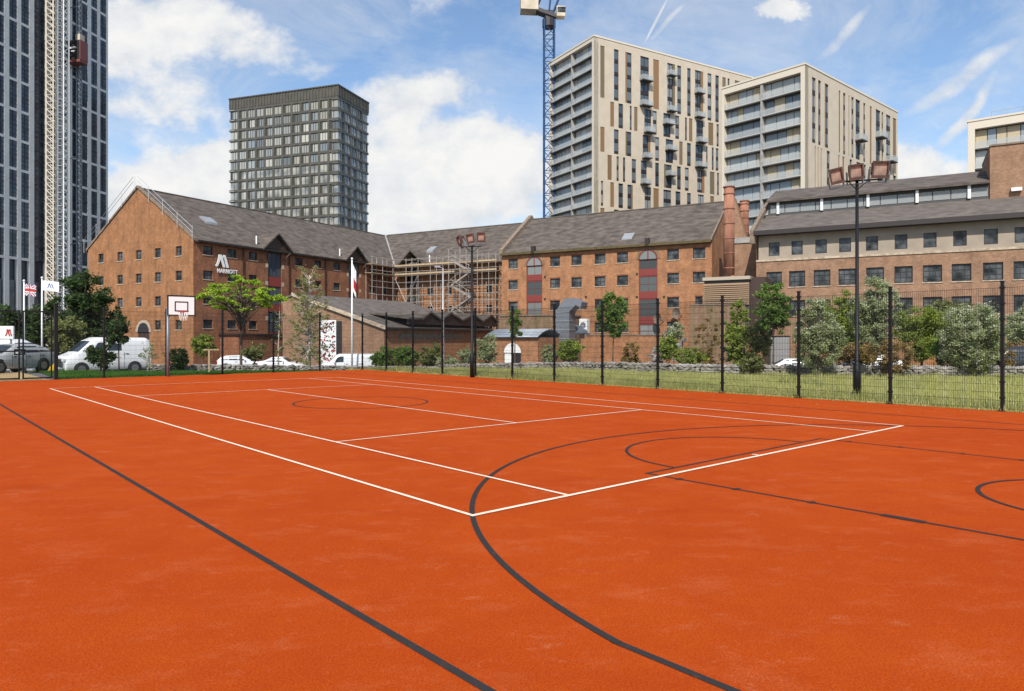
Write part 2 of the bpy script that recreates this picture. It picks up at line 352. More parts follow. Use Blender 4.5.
        q = N.new('ShaderNodeMapRange'); q.interpolation_type = 'SMOOTHSTEP'; q.inputs['From Min'].default_value = 1; q.inputs['From Max'].default_value = .35 if not ragged else .1; q.inputs['To Max'].default_value = amt
        L.new(lv.outputs['Value'], q.inputs['Value']); r = q.outputs['Result']
        if ragged: r = mth('MULTIPLY', r, mth('MULTIPLY', n2, 1.9))
        return r
    for t in [(672,-10,641,50,2.2,.9,0),(698,-10,645,46,6,.85,.10),(885,-5,805,72,10,.8,.25),(1040,30,890,122,14,1,.25),(1010,62,925,160,10,1,.3),(870,40,770,110,10,.15,.2),(1030,90,960,130,10,.25,.3)]:
        cl = mth('MAXIMUM', cl, trail(*t))
    # haze to the horizon
    hz = N.new('ShaderNodeMapRange'); hz.inputs['From Min'].default_value = .30; hz.inputs['From Max'].default_value = .02; hz.inputs['To Max'].default_value = .75; L.new(v, hz.inputs['Value'])
    cl = mth('MAXIMUM', cl, hz.outputs['Result'], cl=True)
    below = N.new('ShaderNodeMapRange'); below.inputs['From Min'].default_value = -.02; below.inputs['From Max'].default_value = .0; L.new(sp.outputs['Z'], below.inputs['Value'])
    cl = mth('MULTIPLY', cl, below.outputs['Result'])
    shade = N.new('ShaderNodeValToRGB'); e = shade.color_ramp.elements
    e[0].position = .32; e[0].color = (.62,.69,.78,1); e[1].position = .66; e[1].color = (1,.99,.975,1)
    L.new(mth('ADD', mth('MULTIPLY', n1, .5), mth('MULTIPLY', mth('ADD', n2, mth('MULTIPLY', tot, .12)), .5)), shade.inputs['Fac'])
    cs = N.new('ShaderNodeMix'); cs.data_type = 'RGBA'; cs.blend_type = 'MULTIPLY'; cs.inputs['Factor'].default_value = 1
    L.new(shade.outputs['Color'], cs.inputs[6]); cs.inputs[7].default_value = (CLOUD, CLOUD, CLOUD, 1)
    tint = N.new('ShaderNodeMix'); tint.data_type = 'RGBA'; tint.blend_type = 'MULTIPLY'; tint.inputs['Factor'].default_value = 1
    L.new(st.outputs[0], tint.inputs[6]); tint.inputs[7].default_value = SKYTINT
    mx = N.new('ShaderNodeMix'); mx.data_type = 'RGBA'; L.new(cl, mx.inputs['Factor']); L.new(tint.outputs[2], mx.inputs[6]); L.new(cs.outputs[2], mx.inputs[7])
    L.new(mx.outputs[2], bg.inputs['Color'])
CLOUD = 7.5; SKYTINT = (1.30, 1.38, 1.42, 1)
sky()
sc.view_settings.view_transform = 'Standard'; sc.view_settings.look = 'None'; sc.view_settings.exposure = 0.33; sc.view_settings.gamma = 1
sc.render.engine = 'CYCLES'; sc.cycles.use_denoising = True; sc.cycles.max_bounces = 4; sc.cycles.use_adaptive_sampling = True
sc.cycles.diffuse_bounces = 2; sc.cycles.glossy_bounces = 2; sc.cycles.transparent_max_bounces = 6

# ------------------------------------------------------------------ ground, court, lines
CY = R(41.4); TX, TY = -.39, 7.07
U = Vector((math.cos(CY), math.sin(CY), 0)); V = Vector((-math.sin(CY), math.cos(CY), 0))
def cw(u, v, z=0): return Vector((TX, TY, 0)) + U*u + V*v + Vector((0, 0, z))
FU, FV = 15.9, 30.2                                   # the two fence lines
def ground():
    xs = [-2500,-900,-400,-200,-120] + list(range(-90, 100, 6)) + [120,200,400,900,2500]
    ys = [-600,-100,-20] + list(range(0, 30, 10)) + list(range(30, 66, 2)) + [75,100,140,200,400,900,3500]
    b = MB(); n = len(xs); b.v = [(x, y, gz(x, y)-.05) for y in ys for x in xs]
    b.f = [(j*n+i, j*n+i+1, (j+1)*n+i+1, (j+1)*n+i) for j in range(len(ys)-1) for i in range(n-1)]; b.mi = [0]*len(b.f)
    tag(b.build('ground', mat('paved_ground', (0.10,0.098,0.095), .9, var=.25, scale=.8)), kind='structure')
ground()
def court_mat():
    m = bpy.data.materials.new('orange_court_turf'); m.use_nodes = True
    nt = m.node_tree; N = nt.nodes; L = nt.links; b = N['Principled BSDF']; b.inputs['Roughness'].default_value = .95; b.inputs['Specular IOR Level'].default_value = .05
    tc = N.new('ShaderNodeTexCoord')
    def nz(s, d, r, st=(1,1,1), rot=0):
        mp = N.new('ShaderNodeMapping'); mp.inputs['Scale'].default_value = st; mp.inputs['Rotation'].default_value = (0,0,rot)
        n = N.new('ShaderNodeTexNoise'); n.inputs['Scale'].default_value = s; n.inputs['Detail'].default_value = d; n.inputs['Roughness'].default_value = r
        L.new(tc.outputs['Object'], mp.inputs[0]); L.new(mp.outputs[0], n.inputs['Vector']); return n.outputs['Fac']
    def mixc(fac, a, b_, typ='MIX'):
        x = N.new('ShaderNodeMix'); x.data_type = 'RGBA'; x.blend_type = typ
        for i, q in ((0, fac), (6, a), (7, b_)):
            if hasattr(q, 'links'): L.new(q, x.inputs[i])
            elif isinstance(q, tuple): x.inputs[i].default_value = (*q, 1)
            else: x.inputs[i].default_value = q
        return x.outputs[2]
    def rng_(x, a, b_, c, d):
        r = N.new('ShaderNodeMapRange'); L.new(x, r.inputs['Value']); r.inputs['From Min'].default_value = a; r.inputs['From Max'].default_value = b_; r.inputs['To Min'].default_value = c; r.inputs['To Max'].default_value = d
        return r.outputs['Result']
    base = mixc(rng_(nz(.28, 5, .6), .3, .7, 0, 1), (.45,.068,.0065), (.55,.098,.0095))
    base = mixc(rng_(nz(1.7, 7, .7), .40, .72, 0, .5), base, (.37,.048,.0055))           # walked-on patches
    base = mixc(rng_(nz(.45, 4, .6, (1, 2.4, 1), .5), .55, .74, 0, .5), base, (.34,.040,.005))  # broad darker areas, painted in for soft wet and shaded patches
    base = mixc(rng_(nz(1.3, 9, .72, (1, 1.8, 1), -.5), .52, .72, 0, .42), base, (.64,.20,.085))   # dusty, faded drifts
    base = mixc(rng_(nz(6.5, 6, .75, (1.6, 1, 1), .9), .59, .74, .0, .38), base, (.66,.24,.12))
    base = mixc(rng_(nz(2.1, 9, .8, (1, 1.6, 1), .3), .58, .68, 0, .5), base, (.68,.26,.13))
    base = mixc(rng_(nz(22, 5, .85), .35, .7, .0, .45), base, (.33,.040,.005))
    g = nz(75, 4, .9); base = mixc(rng_(g, .40, .62, 0, .85), base, (.25,.026,.004))     # pile
    sp = nz(38, 3, .95); base = mixc(rng_(sp, .66, .76, 0, .5), base, (.74,.32,.15))      # grit
    L.new(base, b.inputs['Base Color'])
    bp = N.new('ShaderNodeBump'); bp.inputs['Strength'].default_value = .45; bp.inputs['Distance'].default_value = .012; L.new(g, bp.inputs['Height']); L.new(bp.outputs[0], b.inputs['Normal'])
    return m
b = MB(); q = [cw(-9, -18), cw(FU, -18), cw(FU, FV), cw(-9, FV)]
b.add([(p.x, p.y, 0) for p in q]+[(p.x, p.y, -.3) for p in q], [(0,1,2,3),(0,4,5,1),(1,5,6,2),(2,6,7,3),(3,7,4,0)])
tag(b.build('court_surface', court_mat()), kind='structure')
def linemat(name, c, c2):
    m = mat(name, c, .9, scale=9, detail=9, col2=c2, spec=.1)
    m.node_tree.nodes['Noise Texture'].inputs['Roughness'].default_value = .8; e = [q for q in m.node_tree.nodes if q.type == 'VALTORGB'][0].color_ramp.elements
    if c[0] > .3: e[0].position = .30; e[1].position = .47
    else: e[0].position = .55; e[1].position = .78
    return m
def strip(mb, p, q, w, z):
    d = (q-p).normalized(); n = Vector((-d.y, d.x, 0))*w/2
    mb.add([(p-n)+Vector((0,0,z)), (q-n)+Vector((0,0,z)), (q+n)+Vector((0,0,z)), (p+n)+Vector((0,0,z))], [(0,1,2,3)])
def tline(mb, u0, v0, u1, v1, w=.05, z=.008): strip(mb, cw(u0, v0), cw(u1, v1), w, z)
W = MB(); h = .025
tline(W, 0-h, 0, 10.97+h, 0, .06); tline(W, -h, 23.77, 10.97+h, 23.77)
for u in (0, 10.97): tline(W, u, .035, u, 23.745)
for u in (1.37, 9.6): tline(W, u, .035, u, 23.745)
for v in (5.485, 18.285): tline(W, 1.395, v, 9.575, v)
tline(W, 5.485, 5.51, 5.485, 18.26); tline(W, 5.485, .035, 5.485, .14)
tag(W.build('tennis_court_lines', linemat('white_line', (.56,.26,.13), (.76,.62,.49))), kind='structure')
D = MB(); zl = .004
tline(D, -2.125, -5.6, -1.99, 29.3, .055, zl); tline(D, 13.05, -5.6, 13.05, 29.3, .055, zl); tline(D, -2.02, -5.57, 13.02, -5.57, .055, zl)
for u in (3.08, 7.95): tline(D, u, -5.54, u, .22, .05, zl)
tline(D, 3.055, .25, 7.975, .25, .05, zl)
for u in (-1.198, 12.198): tline(D, u, -5.54, u, -2.84, .055, zl)
def arc(mb, cu, cv, r, a0, a1, w, n=64, z=zl):
    vs = []; fs = []
    for i in range(n+1):
        t = a0+(a1-a0)*i/n
        for rr in (r-w/2, r+w/2): p = cw(cu+rr*math.cos(t), cv+rr*math.sin(t), z); vs.append(p)
    fs = [(2*i, 2*i+1, 2*i+3, 2*i+2) for i in range(n)]; mb.add(vs, fs)
hu, hv = 5.5, -3.98; a = math.asin((-2.6+3.98)/6.75) if True else 0
arc(D, 5.5, -3.98, 6.79, .163, math.pi-.163, .055, 140, .006)
arc(D, 5.5, .25, 1.8, 0.015, math.pi-.015, .05, 64, .0055)
arc(D, hu, -4.12, 1.25, 0, math.pi, .05, 48, .006)
arc(D, 5.485, 11.885, 1.8, 0, 2*math.pi, .05, 80, .006)
for v, wd, ln in ((-2.86, .1, .40), (-1.95, .11, .06), (-1.05, .11, .06), (-.25, .11, .06)):
    for u in (3.08, 7.95): tline(D, u, v-ln/2, u, v+ln/2, wd, .0065)
tag(D.build('basketball_court_lines', linemat('charcoal_line', (.034,.030,.030), (.125,.055,.038))), kind='structure')

# lawn and meadow between the fences and the rubble wall
FC = cw(FU, FV)
WALL = [(150, 39), (190, 40), (300, 42.5), (440, 44.5), (560, 40), (680, 34.3), (860, 32), (1024, 31.6), (1180, 32.5)]
wallp = [P(px, y) for px, y in WALL]
def grid_sheet(name, m, inner, outer, n, dz, tagk='structure', nseg=8):
    mb = MB(); vs = []
    def resample(pl, n):
        L_ = [0]
        for i in range(1, len(pl)): L_.append(L_[-1]+(pl[i]-pl[i-1]).length)
        out = []
        for k in range(n+1):
            t = L_[-1]*k/n; i = max(j for j in range(len(pl)) if L_[j] <= t+1e-9); i = min(i, len(pl)-2)
            out.append(pl[i].lerp(pl[i+1], (t-L_[i])/(L_[i+1]-L_[i])))
        return out
    A, B = resample(inner, n), resample(outer, n)
    for a_, b_ in zip(A, B):
        for j in range(nseg+1):
            p = a_.lerp(b_, j/nseg); vs.append((p.x, p.y, gz(p.x, p.y)+dz))
    w = nseg+1
    mb.add(vs, [(i*w+j, (i+1)*w+j, (i+1)*w+j+1, i*w+j+1) for i in range(n) for j in range(nseg)])
    o = mb.build(name, m); tag(o, kind=tagk); return A, B
lawn_in = [cw(1.25, FV), cw(8, FV), FC-V*0]; lawn_out = [P(30, 43), P(150, 44), P(250, 45), wallp[2]*.7+wallp[3]*.3]
A1, B1 = grid_sheet('lawn', mat('lawn_soil', (.03,.075,.012), .95, var=.3, scale=3), lawn_in, lawn_out, 40, -.01)
med_in = [FC, cw(FU, 15), cw(FU, 0), cw(FU, -14)]; med_out = [wallp[2]*.7+wallp[3]*.3, wallp[3], wallp[4], wallp[5], wallp[6], wallp[7], wallp[8], Vector((60, 31, 0))]
A2, B2 = grid_sheet('meadow', mat('meadow_soil', (.34,.36,.13), .95, col2=(.52,.48,.24), scale=1.5), med_in, med_out, 60, -.012)
b = MB(); pp = [cw(1.0, FV+.02), cw(-9, FV+.02), cw(-9, FV+9), cw(1.0, FV+9)]
b.add([(p.x, p.y, -.008) for p in pp], [(0,1,2,3)]); tag(b.build('path', mat('sandy_path', (.36,.25,.11), .95, var=.2, scale=3)), kind='structure')
def blades(name, m, A, B, n, h0, h1, label_kind='stuff', w=.012, lim=(-80, 1110)):
    A = np.array([tuple(p) for p in A]); B = np.array([tuple(p) for p in B]); k = rng.integers(0, len(A)-1, n*2)
    f = rng.random((n*2, 1)); g = rng.random((n*2, 1))
    p = (A[k]*(1-f)+A[k+1]*f)*(1-g)+(B[k]*(1-f)+B[k+1]*f)*g
    px = p[:, 0]/p[:, 1]*F_PX+512; keep = (px > lim[0]) & (px < lim[1]) & (p[:, 1] > 5); p = p[keep][:n]; n = len(p)
    t = np.clip((p[:, 1]-36)/24, 0, 1); z = -1.4*t*t*(3-2*t)+(.03 if name == 'edge_grass' else 0)
    # tufts: height follows a slow wave so that the sward is uneven
    tuft = .55+.45*np.sin(p[:, 0]*2.1+np.sin(p[:, 1]*1.7)*2)*np.sin(p[:, 1]*1.3+p[:, 0]*.6)
    hh = (h0+(h1-h0)*rng.random(n)**2)*(0.5+tuft*.8); an = rng.random(n)*6.283; ln = rng.random(n)*hh*.6; la = rng.random(n)*6.283
    wv = w*(.6+.8*rng.random(n)); v = np.zeros((n, 3, 3))
    v[:, 0, 0] = p[:, 0]-np.cos(an)*wv; v[:, 0, 1] = p[:, 1]-np.sin(an)*wv; v[:, 0, 2] = z-.02
    v[:, 1, 0] = p[:, 0]+np.cos(an)*wv; v[:, 1, 1] = p[:, 1]+np.sin(an)*wv; v[:, 1, 2] = z-.02
    v[:, 2, 0] = p[:, 0]+np.cos(la)*ln; v[:, 2, 1] = p[:, 1]+np.sin(la)*ln; v[:, 2, 2] = z+hh
    me = bpy.data.meshes.new(name); me.vertices.add(n*3); me.vertices.foreach_set('co', v.ravel())
    me.loops.add(n*3); me.loops.foreach_set('vertex_index', np.arange(n*3)); me.polygons.add(n); me.polygons.foreach_set('loop_start', np.arange(0, n*3, 3))
    me.polygons.foreach_set('loop_total', np.full(n, 3)); me.materials.append(m); me.update(calc_edges=True)
    o = bpy.data.objects.new(name, me); C.objects.link(o); return o
tag(blades('lawn_grass', M['grass_lawn'], A1, B1, 60000, .05, .12), 'short dark green lawn grass behind the far left fence', 'grass', kind='stuff')
tag(blades('meadow_grass', M['grass_meadow'], A2, B2, 170000, .06, .30, w=.014), 'long pale straw and green grass between the right fence and the rubble wall', 'grass', kind='stuff')

# road behind the wall, with kerbs and a far pavement
def road():
    L0 = [P(-200, 47), P(60, 47.5), P(190, 46), P(440, 49), P(600, 45), P(800, 38), P(1024, 38), P(1300, 40)]
    L1 = [P(-200, 78), P(100, 74), P(250, 72), P(440, 70), P(600, 64), P(800, 56), P(1024, 50), P(1300, 48)]
    grid_sheet('road', mat('asphalt', (.055,.055,.057), .9, var=.25, scale=3), L0, L1, 60, -.03)
    L2 = [p+Vector((0, 2.2, 0)) for p in L1]
    grid_sheet('pavement', mat('paving', (.24,.23,.21), .9, var=.15, scale=2), L1, L2, 60, .08, nseg=2)
road()

# ------------------------------------------------------------------ rubble wall
def rubble():
    t = thing('rubble_wall', 'long low rough grey rubble stone wall behind the meadow grass', 'stone wall', tuple(P(560, 40)))
    o0 = t.location.copy(); core = MB(); st = MB()
    ico = [(-.526,0,.851),(.526,0,.851),(-.526,0,-.851),(.526,0,-.851),(0,.851,.526),(0,.851,-.526),(0,-.851,.526),(0,-.851,-.526),(.851,.526,0),(-.851,.526,0),(.851,-.526,0),(-.851,-.526,0)]
    icf = [(0,4,1),(0,9,4),(9,5,4),(4,5,8),(4,8,1),(8,10,1),(8,3,10),(5,3,8),(5,2,3),(2,7,3),(7,10,3),(7,6,10),(7,11,6),(11,0,6),(0,1,6),(6,1,10),(9,0,11),(9,11,2),(9,2,5),(7,2,11)]
    for i in range(len(wallp)-1):
        p, q = wallp[i], wallp[i+1]; d = (q-p).normalized(); n = Vector((-d.y, d.x, 0)); ln = (q-p).length
        hgt = .52 if i > 2 else .40
        zp, zq = gz(*p.xy), gz(*q.xy)
        a0, a1 = p-n*.14, p+n*.2; b0, b1 = q-n*.14, q+n*.2
        core.hexa([(*(v_.xy-o0.xy), zz-o0.z) for v_, zz in ((a0,zp-.2),(b0,zq-.2),(b1,zq-.2),(a1,zp-.2),(a0,zp+hgt-.1),(b0,zq+hgt-.1),(b1,zq+hgt-.1),(a1,zp+hgt-.1))])
        s = 0
        rows = 4
        for r in range(rows):
            s = random.random()*.2
            while s < ln:
                sz = random.uniform(.11, .24); c = p+d*s; z = gz(c.x, c.y)+hgt*(r+.4)/rows
                for side in ((-1,) if r < rows-1 else (-1, .3)):
                    rx, ry, rz_ = sz*random.uniform(.8, 1.3), random.uniform(.1, .16), hgt/rows*random.uniform(.5, .85)
                    cen = c+n*(side*.17)+Vector((0, 0, 0)); ang = random.uniform(-.3, .3); ca, sa = math.cos(ang), math.sin(ang)
                    vs = []
                    for x, y, zz in ico:
                        j = random.uniform(.75, 1.25); x, y, zz = x*rx*j, y*ry*j, zz*rz_*j*1.15
                        x, zz = x*ca-zz*sa, x*sa+zz*ca
                        w = cen+d*x+n*y; vs.append((w.x-o0.x, w.y-o0.y, z+zz-o0.z+random.uniform(-.01, .01)))
                    st.add(vs, icf)
                s += sz*1.5
    core.build('wall_core', 'rubble_d', t); st.build('stones', 'rubble', t)
rubble()

# ------------------------------------------------------------------ fences
def post_mesh(h=3.12):
    b = MB(); b.box(-.035, .035, -.035, .035, -.02, h); b.box(-.045, .045, -.045, .045, h, h+.03); b.box(-.09, .09, -.09, .09, -.02, .02)
    for k in range(8): z = .3+k*.38; b.box(-.055, .055, -.045, .045, z, z+.05)
    return b
def panel_mesh(ln, h=3.0, wr=.0026):
    b = MB(); n = int(ln/.05)
    for i in range(1, n): x = ln*i/n; b.box(x-wr, x+wr, -wr, wr, .04, h)
    for k in range(16):
        z = .06+k*(h-.08)/15
        for y in (-.009, .009): b.box(.04, ln-.04, y-wr*.8, y+wr*.8, z-wr*1.2, z+wr*1.2)
    return b
def fence(name, label, start, direc, n, step, first_post=True, h=3.12):
    rz = math.atan2(direc.y, direc.x); t = thing(name, label, 'fence', tuple(start), rz)
    pm = pn = None
    for i in range(n+1):
        if i > 0 or first_post:
            if pm is None: o = post_mesh(h).build('post', 'black', t); pm = o
            else: o = pm.copy(); C.objects.link(o); o.parent = t
            o.location = (i*step, 0, 0)
        if i < n:
            if pn is None: o = panel_mesh(step, h-.12).build('mesh_panel', 'black', t); pn = o
            else: o = pn.copy(); C.objects.link(o); o.parent = t
            o.location = (i*step, 0, 0)
    return t
fence('mesh_fence', 'tall black wire mesh fence on the right, in front of the pale meadow grass', FC, -V, 17, 2.555)
fence('mesh_fence', 'tall black wire mesh fence at the far left end, in front of the dark lawn', FC-U*2.58, -U, 4, 2.58)
b = panel_mesh(2.58, 3.0); o = b.build('mesh_panel', 'black', bpy.data.objects['mesh_fence.001']); o.location = (-2.58, 0, 0)
g0 = FC-U*12.6
b = panel_mesh(1.8, 3.0); o = b.build('mesh_panel', 'black', bpy.data.objects['mesh_fence.001']); o.location = (2.58*4, 0, 0)
def gate():
    s = FC-U*14.7; t = thing('mesh_gate', 'black steel framed mesh gate with a bolt in the far left fence', 'gate', tuple(s), math.atan2(-U.y, -U.x))
    for x in (.02, 2.62, 5.2):
        b = MB(); b.box(x-.07, x+.07, -.07, .07, -.02, 3.2); b.box(x-.085, x+.085, -.085, .085, 3.2, 3.24); b.build('gate_post', 'black', t)
    for x0, x1 in ((.16, 1.22), (1.30, 2.48)):
        b = MB()
        for z in (.06, 2.86): b.box(x0, x1, -.03, .03, z, z+.06)
        for x in (x0, x1-.06): b.box(x, x+.06, -.031, .031, .12, 2.86)
        b.box(x0+.06, x1-.06, -.028, .028, 1.2, 1.25)
        f = b.build('gate_leaf', 'black', t)
        w = panel_mesh(x1-x0-.1, 2.8).build('mesh_infill', 'black', f); w.location = (x0+.05, 0, .05)
    b = MB(); b.box(1.1, 1.5, -.09, -.05, 1.25, 1.31); b.box(1.1, 1.14, -.09, -.05, 1.12, 1.25); b.box(1.46, 1.5, -.09, -.05, 1.12, 1.25); b.box(1.1, 1.5, -.09, -.05, 1.07, 1.12); b.build('bolt', 'black', t)
    w = panel_mesh(2.5, 3.0).build('mesh_infill', 'black', t); w.location = (2.66, 0, 0)
gate()

# ------------------------------------------------------------------ basketball hoop
def hoop():
    base = cw(5.45, 29.5); t = thing('basketball_hoop', 'basketball hoop with white backboard on a galvanised pole at the far left fence', 'basketball hoop', tuple(base), math.atan2(U.y, U.x))
    MB().tube([(0,0,-.3),(0,0,3.2)], .06, 12).build('pole', 'grey_metal', t, True)
    b = MB(); b.tube([(0,0,2.75),(.12,-1.2,3.15)], .04, 8); b.tube([(0,0,3.15),(.12,-1.2,3.5)], .03, 8); b.build('arm', 'galv', t)
    bx = .2; y = -1.3
    b = MB(); b.box(bx-.58, bx+.58, y-.02, y+.02, 2.78, 3.66); bb = b.build('backboard', 'white', t)
    e = MB(); w = .035
    for x0, x1, z0, z1 in ((-.6,.6,3.66-w,3.68),(-.6,.6,2.76,2.78+w),(-.6,-.6+w+.02,2.78+w,3.66-w),(.6-w-.02,.6,2.78+w,3.66-w)): e.box(bx+x0, bx+x1, y-.03, y-.022, z0, z1)
    e.build('border', 'black', bb)
    e = MB(); w = .05
    for x0, x1, z0, z1 in ((-.29,.29,3.36,3.36+w),(-.29,.29,2.96,2.96+w),(-.29,-.29+w,2.96+w,3.36),(.29-w,.29,2.96+w,3.36)): e.box(bx+x0, bx+x1, y-.029, y-.0215, z0, z1)
    e.build('target_square', 'frame_dark', bb)
    n = 24; pts = [(bx+.225*math.cos(2*math.pi*k/n), y-.3+.225*math.sin(2*math.pi*k/n), 2.94) for k in range(n+1)]
    r = MB().tube(pts, .012, 6); r.box(bx-.06, bx+.06, y-.09, y-.03, 2.9, 2.98); rm = r.build('rim', 'red', t)
    nt_ = MB()
    for k in range(12):
        a0 = 2*math.pi*k/12; p = (bx+.22*math.cos(a0), y-.3+.22*math.sin(a0), 2.94)
        for dd in (-.3, .3): nt_.bar(p, (bx+.13*math.cos(a0+dd), y-.3+.13*math.sin(a0+dd), 2.55), .006)
    nt_.build('net', 'white', rm)
hoop()

# ------------------------------------------------------------------ floodlights and lamp posts
def floodlight(px, Y, top, lamps, label, base_r=.09, bar_w=.75, bar_ang=0.3, tilt=-.05):
    p = P(px, Y); t = thing('floodlight_mast', label, 'floodlight', tuple(p), bar_ang, 'floodlight masts by the court'); H = top-p.z
    MB().tube([(0,0,-.1),(0,0,1.0),(0,0,1.05),(0,0,H)], [base_r, base_r, .055, .045], 12).build('pole', 'black', t, True)
    b = MB(); b.tube([(-bar_w,0,H-.02-tilt*bar_w),(bar_w,0,H-.02+tilt*bar_w)], .025, 8)
    for x in (-.35,.35): b.bar((x,0,H),(0,0,H-.3),.015)
    b.build('crossbar', 'black', t)
    for (x, z, w, hh, yaw, roll, col) in lamps:
        l = MB(); w2, h2 = w/2, hh/2
        # flared housing, open side to the court
        v = [(-w2,-.12,-h2),(w2,-.12,-h2),(w2,-.12,h2),(-w2,-.12,h2),(-w2*.6,.16,-h2*.6),(w2*.6,.16,-h2*.6),(w2*.6,.16,h2*.7),(-w2*.6,.16,h2*.7)]
        l.add(v, [(0,1,5,4),(1,2,6,5),(2,3,7,6),(3,0,4,7),(4,5,6,7)])
        f = .035
        for x0, x1, z0, z1 in ((-w2-.01,w2+.01,h2-f,h2+.01),(-w2-.01,w2+.01,-h2-.05,-h2+f),(-w2-.01,-w2+f,-h2+f,h2-f),(w2-f,w2+.01,-h2+f,h2-f)): l.box(x0, x1, -.16, -.12, z0, z1)
        o = l.build('lamp_head', 'lamprust', t); o.location = (x, -.05, H+z); o.rotation_euler = (.22, roll, yaw)
        g = MB(); g.box(-w2+f, w2-f, -.10, -.09, -h2+f, h2-f); g.build('lens', 'lampglass', o)
        k = MB(); k.box(-w2-.03, -w2-.012, -.05, .05, -h2-.16, 0); k.box(w2+.012, w2+.03, -.05, .05, -h2-.16, 0); k.box(-w2-.03, w2+.03, -.05, .05, -h2-.18, -h2-.161); k.build('bracket', 'grey_metal', o)
floodlight(857, 21.2, Zat(180, 21.2), [(-.74,.10,.36,.40,-.35,-.22,0),(-.12,.24,.40,.40,-.25,-.13,0),(.66,.34,.48,.44,-.15,0,0)], 'tall black floodlight mast rising in front of the long brick building on the right', .11, .72, .15, .09)
floodlight(472, 32.2, Zat(246, 32.2), [(-.48,.26,.26,.36,-1.0,-.25,0),(-.05,.36,.33,.36,-.35,-.15,0),(.40,.42,.35,.38,-.05,0,0)], 'black floodlight mast standing in front of the scaffolded wing', .09, .42, .1, .05)
def lamp_post(px, Y, top, label):
    p = P(px, Y); t = thing('street_lamp', label, 'street lamp', tuple(p)); H = top-p.z
    MB().tube([(0,0,-.1),(0,0,1.2),(0,0,1.25),(0,0,H)], [.1,.1,.07,.05], 10).build('pole', 'galv', t, True)
    b = MB(); b.tube([(0,0,H-.03),(-.15,-.1,H+.02),(-.3,-.2,H+.03)], .03, 8); b.build('arm', 'galv', t)
    b = MB(); b.hexa([(-.55,-.35,H),(-.2,-.12,H),(-.12,-.28,H),(-.47,-.5,H),(-.5,-.34,H+.1),(-.22,-.16,H+.12),(-.16,-.26,H+.12),(-.44,-.46,H+.1)]); b.build('lamp_head', 'galv', t)
lamp_post(443, 46, Zat(268, 46), 'slim grey street lamp between the two mast poles, before the zigzag dormers')

